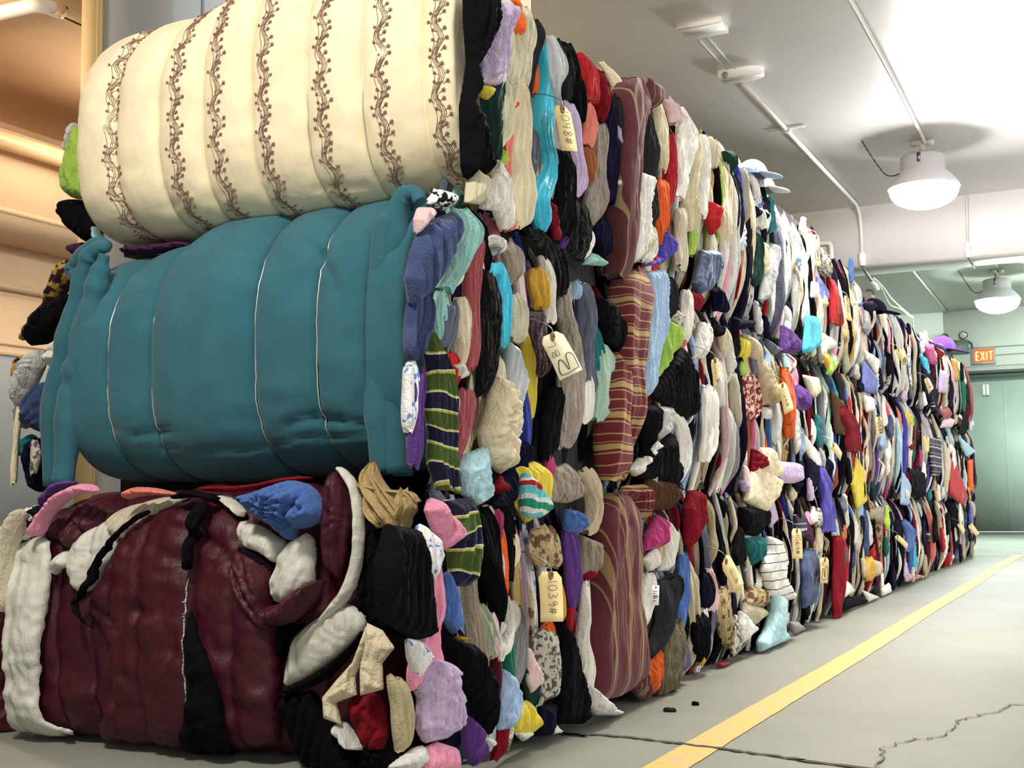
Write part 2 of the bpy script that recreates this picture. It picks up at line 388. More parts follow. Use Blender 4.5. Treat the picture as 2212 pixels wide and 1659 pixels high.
# ================================================================== lamps, pipes, signs
def lamp(x, y, spec, label, drop=.56, chain=True, globe=False):
    col_, st = spec
    t = thing('ceiling_lamp', (x, y, ZC), label, 'lamp', 'high bay ceiling lamps')
    zr = ZC - drop
    V, F = join([lathe([(.0, 0), (.085, 0), (.085, -.045), (.0, -.05)], (x - .05, y, ZC)), lathe([(.0, 0), (.06, 0), (.06, -.05), (.0, -.05)], (x + .08, y, ZC)), lathe([(.035, 0), (.035, -.13), (.05, -.13), (.05, -.17), (.0, -.17)], (x, y, ZC))])
    put('mounting_stem', V, F, m_pipe, t)
    V, F = lathe([(0, -.16), (.20, -.165), (.243, -.185), (.248, -.21), (.248, -.345), (.25, -.36)], (x, y, ZC))
    put('ballast_housing', V, F, plain('lamp_housing', (196,194,198), .45), t)
    V, F = box((x - .03, y - .252, ZC - .30), (x + .01, y - .235, ZC - .19)); put('latch', V, F, m_steel, t, smooth=False)
    if globe: V, F = lathe([(.25, -.355), (.1, -.37)], (x, y, ZC))
    else: V, F = lathe([(.25, -.355), (.262, -.37), (.33, -.44), (.395, -drop + .03), (.405, -drop), (.395, -drop + .004), (.32, -.43), (.245, -.36)], (x, y, ZC))
    put('reflector', V, F, plain('lamp_reflector', (214,212,216), .4), t)
    R = .385
    if globe:
        V, F = lathe([(.24 * math.sin(a) , -.60 + .24 * math.cos(a)) for a in np.linspace(.12, math.pi - .02, 14)], (x, y, ZC)); put('lens', V, F, glow('lamp_globe', col_, st), t); return t
    prof = [(.30, .01), (.38, -.004), (R, -.03)] + [(R * math.cos(a), -.03 - .21 * math.sin(a)) for a in np.linspace(.15, math.pi / 2 - .02, 9)] + [(0, -.24)]
    V, F = lathe([(r, z - drop) for r, z in prof], (x, y, ZC))
    put('lens', V, F, glow('lamp_lens', col_, st), t)
    if chain:
        P = smoothpath([(x - .62, y - .35, ZC), (x - .56, y - .34, ZC - .12), (x - .46, y - .3, ZC - .30), (x - .38, y - .26, ZC - .41), (x - .31, y - .2, ZC - .42), (x - .255, y - .1, ZC - .38)], 28)
        V, F = tube(P, .006 + .004 * (np.arange(28) % 2), 6); put('safety_chain', V, F, m_dark, t)
    return t
lamp(-1.92, 15.1, LAMP_NEUTRAL, 'white high bay ceiling lamp in front of the concrete beam')
lamp(-1.93, 24.7, LAMP_GREEN, 'greenish high bay lamp hanging beyond the beam, above the freight door')
lamp(-1.5, 7.7, LAMP_WARM, 'warm high bay ceiling lamp above the second and third stacks, just out of the picture')
for xx_, yy_, sp_ in ((3.6, 9.4, LAMP_SIDE_FILL), (3.6, 15.6, LAMP_SIDE_FILL), (3.6, 24.6, LAMP_GREEN)): lamp(xx_, yy_, sp_, 'added unseen ceiling lamp right of the aisle, brightening the ceiling and stack faces', chain=False)  # row added out of view, its bounce brightens ceiling and stack faces
lamp(-1.95, 0.4, LAMP_FRONT_FILL, 'added unseen warm ceiling lamp above the camera, lighting the comforter fronts')  # added out of view to light the comforter fronts from above
lamp(-8.35, 9.3, LAMP_ORANGE, 'orange high bay lamp of the left hand bay, hidden behind the column', chain=False, globe=True)
lamp(-8.6, 5.4, ((1.0, 0.82, 0.62), 46.0), 'added unseen orange lamp brightening the ceiling of the left hand bay', chain=False, globe=True)  # second lamp added out of view to lift the left bay ceiling

def piece(name, V, F, mat, label, cat, smooth=True, group=None):
    o = put(name, V, F, mat, smooth=smooth); o['label'] = label; o['category'] = cat
    if group: o['group'] = group
    return o
def pipe(name, pts, r, mat, label, group='ceiling conduits', n=None):
    V, F = tube(smoothpath(pts, n or 4 * len(pts)), r, 8)
    return piece(name, V, F, mat, label, 'pipe', group=group)
# conduit down the beam, from the ceiling fitting
zc = ZC - .03
t = thing('ceiling_conduit', (-3.19, 12.0, ZC), 'white painted conduit along the ceiling that bends down the left of the beam face', 'pipe', 'ceiling conduits')
V, F = tube([(-3.19, 11.9, zc), (-3.19, 14, zc), (-3.19, 17.3, zc), (-3.19, 17.85, zc), (-3.19, 18.08, zc - .08), (-3.19, 18.16, zc - .25), (-3.19, 18.17, 4.6), (-3.19, 18.17, 4.25)], .028, 8)
put('conduit_run', V, F, m_pipe, t)
V, F = tube([(-3.19, 18.17, 4.28), (-3.19, 18.17, 4.2), (-3.19, 18.18, 4.1)], .05, 10); put('end_coupling', V, F, m_white, t)
V, F = join([box((-3.40, 13.75, ZC - .025), (-2.98, 13.79, ZC)), box((-3.24, 13.74, ZC - .065), (-3.14, 13.8, ZC))]); put('clamp_bracket', V, F, m_pipe, t, smooth=False)
def roundbox(x, y, lx, ly, h):
    pts = [(x - lx/2, y - ly/2), (x + lx/2 - ly/2, y - ly/2)] + [(x + lx/2 - ly/2 + ly/2*math.sin(a), y - ly/2*math.cos(a)) for a in np.linspace(.3, math.pi - .3, 6)] + [(x + lx/2 - ly/2, y + ly/2), (x - lx/2, y + ly/2)]
    n = len(pts); V = np.array([(a, b, ZC) for a, b in pts] + [(a, b, ZC - h) for a, b in pts] + [(x, y, ZC - h)])
    return V, [[(k, (k+1) % n, n + (k+1) % n, n + k) for k in range(n)], [(2*n, n + k, n + (k+1) % n) for k in range(n)]]
t = thing('conduit_box', (-3.15, 11.75, ZC), 'rounded white conduit box at the end of the ceiling conduit', 'junction box', 'ceiling junction boxes')
V, F = roundbox(-3.12, 11.72, .42, .24, .07); put('box_body', V, F, m_white, t, smooth=False)
V, F = tube([(-3.26, 11.62, ZC - .05), (-3.26, 11.6, ZC - .05), (-3.26, 11.595, ZC - .05)], .03, 12); put('knockout_hole', V, F, plain('knockout', (128,124,120), .6), t)
t = thing('junction_box', (-3.1, 10.35, ZC), 'flat painted over junction box near the bright warm glow on the ceiling', 'junction box', 'ceiling junction boxes')
V, F = box((-3.28, 10.25, ZC - .05), (-2.92, 10.55, ZC)); put('box_body', V, F, m_ceil, t, smooth=False)
V, F = box((-3.30, 10.24, ZC - .056), (-2.90, 10.26, ZC)); put('cover_lip', V, F, m_pipe, t, smooth=False)
V, F = join([tube([(-3.235, 10.6, ZC - .004), (-3.24, 11, ZC - .004), (-3.235, 11.6, ZC - .004)], .006, 6), tube([(-3.15, 10.55, ZC - .004), (-3.155, 11, ZC - .004), (-3.16, 11.6, ZC - .004)], .006, 6)])
piece('painted_wire', V, F, m_pipe, 'thin painted over wire pair on the ceiling between the two conduit boxes', 'wire')
pipe('lamp_conduit', [(-1.83, 9.0, zc), (-1.83, 11, zc), (-1.84, 13, zc), (-1.88, 14.9, zc), (-1.9, 15.05, zc)], .024, m_pipe, 'thin straight white conduit along the ceiling leading to the white lamp')
t = thing('beam_conduit', (-1.78, 18.17, ZC), 'thin white conduit down the beam face behind the white lamp', 'pipe', 'ceiling conduits')
V, F = tube([(-1.75, 18.18, ZC), (-1.76, 18.17, 4.7), (-1.77, 18.17, 4.28)], .018, 8); put('conduit_run', V, F, m_pipe, t)
V, F = tube([(-1.77, 18.17, 4.29), (-1.77, 18.17, 4.2), (-1.77, 18.18, 4.08)], .04, 10); put('end_coupling', V, F, m_white, t)
V, F = tube([(-1.77, 18.2, 4.08), (-1.78, 19.1, 4.09), (-1.79, 19.3, 4.3), (-1.8, 19.4, ZC - .05), (-1.86, 24.6, ZC - .04)], .016, 8); put('rear_run', V, F, plain('grey_conduit', (120,124,120), .5), t)
pipe('far_conduit', [(-3.2, 19.2, 4.92), (-3.25, 22, 4.92), (-3.3, 25, 4.92), (-3.4, 29.7, 4.92)], .02, plain('green_conduit', (170,178,168), .5), 'grey conduit with cross brackets on the ceiling beyond the beam')
for k, y in enumerate((20.3, 23.2)):
    V, F = box((-3.5, y - .02, ZC - .06), (-2.95, y + .03, ZC)); piece('conduit_bracket', V, F, m_dark if k == 0 else m_pipe, ('dark' if k == 0 else 'pale') + ' cross bracket holding the far ceiling conduit', 'bracket', smooth=False)
t = thing('conduit_stub', (-3.2, 18.3, 4.1), 'broken conduit end hanging under the beam with a loose wire ring', 'pipe', 'ceiling conduits')
V, F = tube([(-3.2, 18.2, 4.1), (-3.22, 18.6, 4.07), (-3.24, 19.15, 4.04), (-3.25, 19.7, 4.0)], .024, 8); put('conduit_run', V, F, plain('grey_conduit2', (104,104,100), .5), t)
V, F = tube([(-3.24, 19.15, 4.04), (-3.245, 19.4, 4.02), (-3.25, 19.72, 4.0)], .034, 8); put('coupling', V, F, m_white, t)
a = np.linspace(0, 2 * math.pi, 17); V, F = tube(np.c_[-3.36 + .07 * np.cos(a), np.full(17, 19.6), 3.9 + .07 * np.sin(a)], .012, 6); put('wire_ring', V, F, m_dark, t)
pw = [hit(p, 0, -3.3) for p in [(1885,600),(1905,618),(1925,645),(1950,668),(1972,686)]]
P1 = smoothpath([(-3.25, 19.68, 4.0)] + [tuple(q) for q in pw], 30); P2 = P1 + np.c_[np.zeros(30), np.zeros(30), -.09 * np.sin(np.linspace(0, math.pi, 30)) * (1 + .5 * np.sin(np.linspace(0, 14, 30)))]
P3 = smoothpath([P1[-1], P1[-1] + (0, 0, -.12), P1[-1] + (-.02, -.05, -.4), P1[-1] + (-.05, -.1, -.75)], 12)
V, F = join([tube(P1, .017, 6), tube(P2, .011, 6), tube(P3, .008, 6)])
piece('loose_cord', V, F, plain('pale_cord', (206,216,196), .6), 'loose pale cord hanging in loops from the conduit end below the beam', 'cord')
pe = lambda p: hit(p, 1, 18.12)
V, F = tube(smoothpath([pe((1740,527)), pe((1770,526)), pe((1788,525)), pe((1795,532)), pe((1796,550)), pe((1797,600))], 24), .035, 10)
piece('elbow_pipe', V, F, m_pipe, 'white pipe with a right angle elbow on the beam just above the stacks', 'pipe')
pe2 = lambda p: hit(p, 1, 19.3)
pd = pe2((1834,590)); V, F = tube([(pd[0], 19.3, ZC), (pd[0], 19.3, 4.4), (pd[0], 19.3, 3.7)], .05, 8)
piece('drop_pipe', V, F, m_dark, 'short dark pipe drop behind the beam above the stacks', 'pipe')
# left bay pipes
pL = lambda p: hit(p, 2, ZC - .12)
el = pL((95, 8)); q0 = pL((0, 28)); q1 = pL((205, 60)); q2 = q1 + (q1 - el) * 2
t = thing('warm_pipe', tuple(el), 'cream painted pipe with a white elbow under the ceiling left of the column', 'pipe')
V, F = tube(smoothpath([el + (0, .1, 0), el + (0.02, .6, 0), (el[0] + .03, q1[1], el[2]), (el[0] + .03, 14, el[2])], 16), .055, 10); put('pipe_run', V, F, m_warmpipe, t)
V, F = tube(smoothpath([el + (-2.6, -.05, 0), el + (-1.5, -.03, 0), el + (-.25, -.02, 0), el + (-.05, .02, 0), el + (0, .2, 0)], 20), .058, 12); put('elbow_section', V, F, m_white, t)
V, F = tube([(el[0] + .35, 5, ZC - .02), (el[0] + .35, 9, ZC - .02), (el[0] + .35, 14, ZC - .02)], .02, 6); piece('ceiling_wire', V, F, m_warmpipe, 'thin cream wire along the ceiling beside the cream pipe', 'wire')
zq = hit((0, 300), 0, XL + 1.15)[2]
V, F = tube([(XL + 1.15, 3, zq), (XL + 1.15, 9, zq), (XL + 1.15, 18, zq)], .09, 10); piece('wall_pipe', V, F, m_warmpipe, 'thick cream pipe running level along the left wall above the beam', 'pipe')
# EXIT sign and emergency light on the far wall
GLY = {'0': [[(.5,1),(.15,.8),(.08,.4),(.3,.03),(.6,.05),(.85,.4),(.8,.8),(.5,1)]], '1': [[(.5,1),(.45,0)]], '2': [[(.1,.8),(.4,1),(.8,.8),(.6,.45),(.1,.02),(.9,.05)]],
 '3': [[(.12,.9),(.5,1),(.8,.78),(.4,.55),(.85,.3),(.5,0),(.1,.1)]], '4': [[(.2,1),(.15,.5),(.85,.45)],[(.75,1),(.65,0)]], '5': [[(.85,1),(.25,.97),(.2,.6),(.7,.55),(.8,.2),(.45,0),(.1,.1)]],
 '6': [[(.7,1),(.25,.6),(.12,.2),(.45,0),(.8,.2),(.6,.45),(.2,.35)]], '7': [[(.1,1),(.85,.97),(.35,0)]], '8': [[(.75,.9),(.4,1),(.25,.75),(.75,.3),(.5,0),(.2,.2),(.7,.7),(.75,.9)]],
 '9': [[(.8,.75),(.5,1),(.2,.75),(.45,.5),(.8,.75),(.75,.3),(.55,0)]], '#': [[(.35,.95),(.2,.1)],[(.7,.9),(.55,.05)],[(.05,.65),(.9,.7)],[(0,.32),(.85,.38)]],
 'B': [[(.1,0),(.12,1),(.6,.95),(.7,.72),(.2,.52),(.8,.4),(.75,.08),(.1,0)]], 'L': [[(.2,1),(.15,.03),(.85,.05)]],
 'E': [[(.85,1),(.15,1),(.15,0),(.85,0)],[(.15,.5),(.7,.5)]], 'X': [[(.1,1),(.9,0)],[(.9,1),(.1,0)]], 'I': [[(.5,1),(.5,0)]], 'T': [[(.05,1),(.95,1)],[(.5,1),(.5,0)]],
 '-': [[(.15,.5),(.85,.5)]], '.': [[(.45,.08),(.55,.0)]]}
def strokes(text, org, right, up, nrm, h, w, gap, r, dense=7, curve=True):
    parts = []; x = 0
    for ch in text:
        ww = w * (.55 if ch in '1I.' else 1)
        for st in GLY.get(ch, []):
            P = np.array([org + right * (x + px * ww) + up * (py * h) + nrm * .0012 for px, py in st])
            P = smoothpath(P, dense * (len(st) - 1) + 1) if curve else np.repeat(P, 1, 0)
            if not curve:
                P = np.concatenate([np.linspace(P[i], P[i+1], 6) for i in range(len(P) - 1)])
                P = P[np.concatenate([[True], np.linalg.norm(np.diff(P, axis=0), axis=1) > 1e-6])]
            parts.append(tube(P, r, 5))
        x += ww + gap
    return join(parts)
t = thing('exit_sign', (-2.68, YW, 3.9), 'glowing orange EXIT sign on the far wall above the freight door', 'sign')
sx0, sx1, sz0, sz1 = -2.93, -2.43, 3.71, 4.07
V, F = box((sx0, YW - .13, sz0), (sx1, YW - .012, sz1)); put('sign_housing', V, F, plain('sign_grey', (168,172,164), .5), t, smooth=False)
V, F = box((sx0 + .07, YW - .14, sz0 + .05), (sx1 - .03, YW - .131, sz1 - .03)); put('sign_face', V, F, glow('sign_orange', (1.0, .13, .04), .55), t, smooth=False)
V, F = strokes('EXIT', np.array([sx0 + .10, YW - .142, sz0 + .085]), np.array([1., 0, 0]), np.array([0, 0, 1.]), np.array([0, -1., 0]), .185, .083, .022, .014, curve=False)
put('exit_letters', V, F, glow('sign_yellow', (1.0, .72, .16), 1.0), t)
V, F = tube([(sx1, YW - .06, 3.905), (0, YW - .06, 3.93), (5, YW - .06, 3.97)], .014, 6); piece('sign_conduit', V, F, m_pipe, 'thin conduit along the far wall to the right of the EXIT sign', 'pipe')
t = thing('emergency_light', (-3.2, YW, 4.0), 'grey emergency light unit with two lamp heads, left of the EXIT sign', 'emergency light')
V, F = box((-3.43, YW - .2, 3.97), (-2.98, YW - .012, 4.27)); o = put('battery_case', V, F, plain('case_grey', (92,102,98), .5), t, smooth=False)
for (cx, cz, rr, tx) in ((-3.46, 4.37, .075, -.9), (-3.06, 4.38, .09, -.15)):
    d = np.array([tx, -1, -.1]); d /= np.linalg.norm(d); c = np.array([cx, YW - .15, cz])
    V, F = tube([c - d * .09, c - d * .06, c - d * .02, c + d * .04], [.03, rr * .7, rr * .95, rr], 16); hd = put('lamp_head', V, F, m_dark, t)
    V, F = join([tube([(cx, YW - .12, 4.26), (cx, YW - .12, 4.3), (cx, YW - .13, 4.34)], .02, 6)]); put('swivel_arm', V, F, m_dark, t)
    V, F = tube([c + d * .041, c + d * .044, c + d * .05], [rr * .85, rr * .8, rr * .5], 16); put('lamp_glass', V, F, plain('lamp_glass', (190,196,196), .15, .4), sub(t, hd))
V, F = tube(smoothpath([(-2.98, YW - .08, 4.24), (-2.92, YW - .08, 4.2), (-2.9, YW - .07, 4.12), (-2.9, YW - .05, 4.06)], 14), .02, 6); put('power_cable', V, F, m_dark, t)
# ================================================================== cloth makers
XF = -1.90                                   # the aisle face of the stacks
def strip(path, thick=.04, nf=2.5, seed=0, ns=26, M=18, base=0.0, pinch=.5, soft=False):
    """Crumpled fold of cloth: path rows (a, b, width[, out]); a runs along the face, b is height."""
    P = np.asarray(path, float)
    if P.shape[1] == 3: P = np.c_[P, np.zeros(len(P))]
    Q = smoothpath(P, ns); s = np.linspace(0, 1, ns)
    Ls = np.concatenate([[0], np.cumsum(np.hypot(np.diff(Q[:, 0]), np.diff(Q[:, 1])))]) 
    fl = np.where(s > .5, .55 + .8 * vn(seed * .71, 2.2, 3), .45 + .5 * vn(seed * .31, 1.2, 3))
    W = np.maximum(Q[:, 2], .006) * (.78 + .44 * vn(Ls * 9, 3.3, seed)) * (1 + (fl - 1) * np.abs(2*s - 1) ** 5)
    th = thick * (1 - pinch * np.abs(2*s - 1) ** 4)
    nb_ = 3; nf_ = M - nb_
    u = np.concatenate([np.sin(np.linspace(-np.pi/2, np.pi/2, nf_) * .98) / math.sin(np.pi/2 * .98), [.8, 0, -.8]]); back_ = np.concatenate([np.zeros(nf_), np.ones(nb_)])
    S, U = np.meshgrid(Ls, u, indexing='ij'); Bk = np.broadcast_to(back_, S.shape)
    Xd = U * W.mean() / 2; edge = np.clip((1 - np.abs(U)) / .28, 0, 1); rim = np.sqrt(1 - (1 - edge) ** 2)
    wob = 1.1 * vn(S * 4.5 + 1.7, 0.5, seed + 1) + .5 * vn(S * 13 + 3, U * 1.5, seed + 9)
    sp = np.sin(math.pi * (Xd * nf * 11 + wob + .6 * vn(Xd * 30, S * 5, seed + 2))); t1 = np.abs(sp) ** .8
    t2 = np.abs(np.sin(math.pi * (Xd * nf * 26 + 2.2 * wob + .7 * vn(Xd * 60, S * 9, seed + 3))))
    n1 = vn(Xd * 22 + 7.1, S * 6, seed + 4); n2 = vn(Xd * 50 + 3, S * 26, seed + 6)
    front = rim * (.30 + .35 * n1) + (.25 + .75 * edge) * (.50 * t1 * (.4 + .8 * n1) + .16 * t2 + .12 * n2)
    if soft: front = rim * .85 + edge * (.12 * n1 + .10 * t1)
    O = base + Q[:, 3][:, None] + np.where(Bk > 0, -.012, th[:, None] * front)
    A = Q[:, 0][:, None] + U * W[:, None] / 2
    B = Q[:, 1][:, None] + (vn(U * 2, S * 2, seed + 5) - .5) * .012 + np.abs(2*s - 1)[:, None] ** 8 * np.sign(s - .5)[:, None] * (.03 * (vn(U * 2.5 + 1, seed * .13, seed) - .5))
    V = np.stack([A, B, O], -1).reshape(-1, 3)
    i = np.arange(ns - 1)[:, None]; k = np.arange(M)[None]; k2 = (k + 1) % M
    q = np.stack([i*M + k, i*M + k2, (i+1)*M + k2, (i+1)*M + k], -1).reshape(-1, 4)[:, ::-1]
    c0 = V[:M].mean(0); c1 = V[-M:].mean(0); a = len(V); V = np.vstack([V, c0, c1])
    kk = np.arange(M); cap = np.concatenate([np.c_[np.full(M, a), (kk+1) % M, kk], np.c_[np.full(M, a+1), (ns-1)*M + kk, (ns-1)*M + (kk+1) % M]])
    return V, [q, cap]
def chaikin(P, n=2):
    P = np.asarray(P, float)
    for _ in range(n):
        Q = np.roll(P, -1, 0); P = np.stack([.78*P + .22*Q, .22*P + .78*Q], 1).reshape(-1, P.shape[1])
    return P
def inside(x, y, P):
    c = np.zeros(len(x), bool); n = len(P); j = n - 1
    for i in range(n):
        xi, yi = P[i]; xj, yj = P[j]
        t = ((yi > y) != (yj > y)) & (x < (xj - xi) * (y - yi) / (yj - yi + 1e-15) + xi)
        c ^= t; j = i
    return c
def bdist(x, y, P):
    d = np.full(len(x), 1e9); Q = np.roll(P, -1, 0)
    for a, b in zip(P, Q):
        ab = b - a; L2 = ab @ ab + 1e-15
        t = np.clip(((x - a[0]) * ab[0] + (y - a[1]) * ab[1]) / L2, 0, 1)
        d = np.minimum(d, np.hypot(x - a[0] - t*ab[0], y - a[1] - t*ab[1]))
    return d
def pillow(outline, thick=.05, seed=0, n=420, wr=.5, ang=None, crumple=0.0, edge=None, base=None, back=.35, corner=1, fold=9.0, puff=0.0):
    """Filled, inflated and wrinkled piece of cloth over an outline (a, b); out is the third axis."""
    P = chaikin(outline, corner) if corner else np.asarray(outline, float)
    if (np.roll(P, -1, 0)[:, 0] * P[:, 1] - P[:, 0] * np.roll(P, -1, 0)[:, 1]).sum() > 0: P = P[::-1]
    lo = P.min(0); hi = P.max(0); x, y = P.T
    area = abs(0.5 * np.sum(x * np.roll(y, -1) - np.roll(x, -1) * y))
    h = max(math.sqrt(area / n), .004)
    R = []; m = len(P)
    for i in range(m):
        a, b = P[i], P[(i+1) % m]; k = max(1, int(np.linalg.norm(b - a) / h))
        R += [a + (b - a) * t / k for t in range(k)]
    R = np.array(R); keep = [0]
    for i in range(1, len(R)):
        if np.linalg.norm(R[i] - R[keep[-1]]) > h * .3: keep.append(i)
    R = R[keep]
    gx, gy = np.meshgrid(np.arange(lo[0], hi[0], h), np.arange(lo[1], hi[1], h * .9), indexing='ij')
    gx = (gx + (np.arange(gx.shape[1]) % 2)[None] * h / 2).ravel(); gy = gy.ravel()
    gx = gx + (vn(gx * 91, gy * 93, 1) - .5) * h * .3; gy = gy + (vn(gx * 95, gy * 97, 2) - .5) * h * .3
    ok = inside(gx, gy, R); gx, gy = gx[ok], gy[ok]
    d = bdist(gx, gy, R); ok = d > h * .5; gx, gy, d = gx[ok], gy[ok], d[ok]
    pts = np.vstack([R, np.c_[gx, gy]]); nb = len(R)
    res = delaunay_2d_cdt([Vector((float(a), float(b))) for a, b in pts], [], [list(range(nb))[::-1]], 1, 1e-7)
    X = np.array([(v[0], v[1]) for v in res[0]]); T = [tuple(f) for f in res[2] if len(f) == 3]
    if not T: return None
    T = np.array(T)
    e = X[T]; cr = (e[:,1,0]-e[:,0,0])*(e[:,2,1]-e[:,0,1]) - (e[:,1,1]-e[:,0,1])*(e[:,2,0]-e[:,0,0])
    T[cr < 0] = T[cr < 0][:, ::-1]
    D = bdist(X[:, 0], X[:, 1], R); D[D < h * .12] = 0
    md = max(D.max(), 1e-4)
    q = np.clip(D / min(.010, md * .5), 0, 1); prof = np.sqrt(1 - (1 - q) ** 2)
    e_ = np.clip(D / min(edge or .035, md * .8), 0, 1); env = e_ * e_ * (3 - 2 * e_) * .8 + .2 * q
    if ang is None: ang = 1.35 + .7 * (vn(seed * .37, 1.1, 5) - .5)
    ca, sa = math.cos(ang), math.sin(ang)
    al = X[:, 0] * ca + X[:, 1] * sa; ac = -X[:, 0] * sa + X[:, 1] * ca
    ws = 1.3 * vn(al * 3.3 + 5, ac * 5, seed + 6) + .45 * vn(al * 12, ac * 10, seed + 7)
    big = vn(ac * 9 + 3, al * 5, seed); m1 = vn(ac * 14, al * 7 + 4, seed + 11)
    f1 = np.abs(np.sin(math.pi * (ac * fold * 2.6 + ws))); f2 = np.abs(np.sin(math.pi * (ac * fold * 6.1 + 2.1 * ws + .8)))
    H = .007 * prof + thick * env * wr * (.8 * f1 * (.25 + m1) + .28 * f2 * (.3 + big) + .7 * big)
    if puff: 
        qd = np.clip(D / min(.09, md), 0, 1); H = H + puff * np.sqrt(1 - (1 - qd) ** 2)
    if crumple:
        wa_ = vn(X[:, 0] * 8, X[:, 1] * 8, seed + 9); wb_ = vn(X[:, 0] * 9 + 5, X[:, 1] * 9, seed + 10)
        r1 = np.abs(np.sin(math.pi * (ac * 9 + 4.5 * wa_ + vn(X[:, 0] * 24, X[:, 1] * 24, seed + 2)))); r2 = np.abs(np.sin(math.pi * (al * 17 + 5 * wb_ + vn(X[:, 0] * 30, X[:, 1] * 30, seed + 3))))
        H = H + crumple * (.2 * q + .8 * env) * (r1 * (.35 + .7 * wb_) + .45 * r2 * wa_ - .3)
    b0 = base(X[:, 0], X[:, 1]) if base else 0
    Vf = np.c_[X, H + b0]; nV = len(X)
    bnd = D <= 0
    idx = np.where(bnd, np.arange(nV), -1); ni = np.where(~bnd)[0]; idx[ni] = nV + np.arange(len(ni))
    Vb = np.c_[X[ni], -.004 - back * (thick + puff) * prof[ni] + (b0[ni] if base else 0)]
    return np.vstack([Vf, Vb]), [T, idx[T][:, ::-1]]
def to_S(V, x=XF): return np.c_[x + V[:, 2], V[:, 0], V[:, 1]]          # (Y, Z, out) -> world, aisle face
def to_F(V, y): return np.c_[V[:, 0], y - V[:, 2], V[:, 1]]            # (X, Z, out) -> world, near end face
ZONES = dict(A=(860, 0, 2.765), B=(840, 400, 2.37), C=(760, 1000, 2.517), D=(1250, 150, 3.318), E=(1250, 550, 3.318), F=(1250, 1000, 3.072),
             G=(1650, 450, 3.016), H=(1650, 900, 3.318), J=(0, 0, 2.212), K=(0, 400, 2.212), Q=(0, 950, 2.34), P=(0, 0, 1.0))
def px(zone, x, y):
    ox, oy, k = ZONES[zone]; return (ox + x / k, oy + y / k)
def flipF(V, F, frame):
    return V, ([f[:, ::-1] for f in F] if frame == 'F' else F)
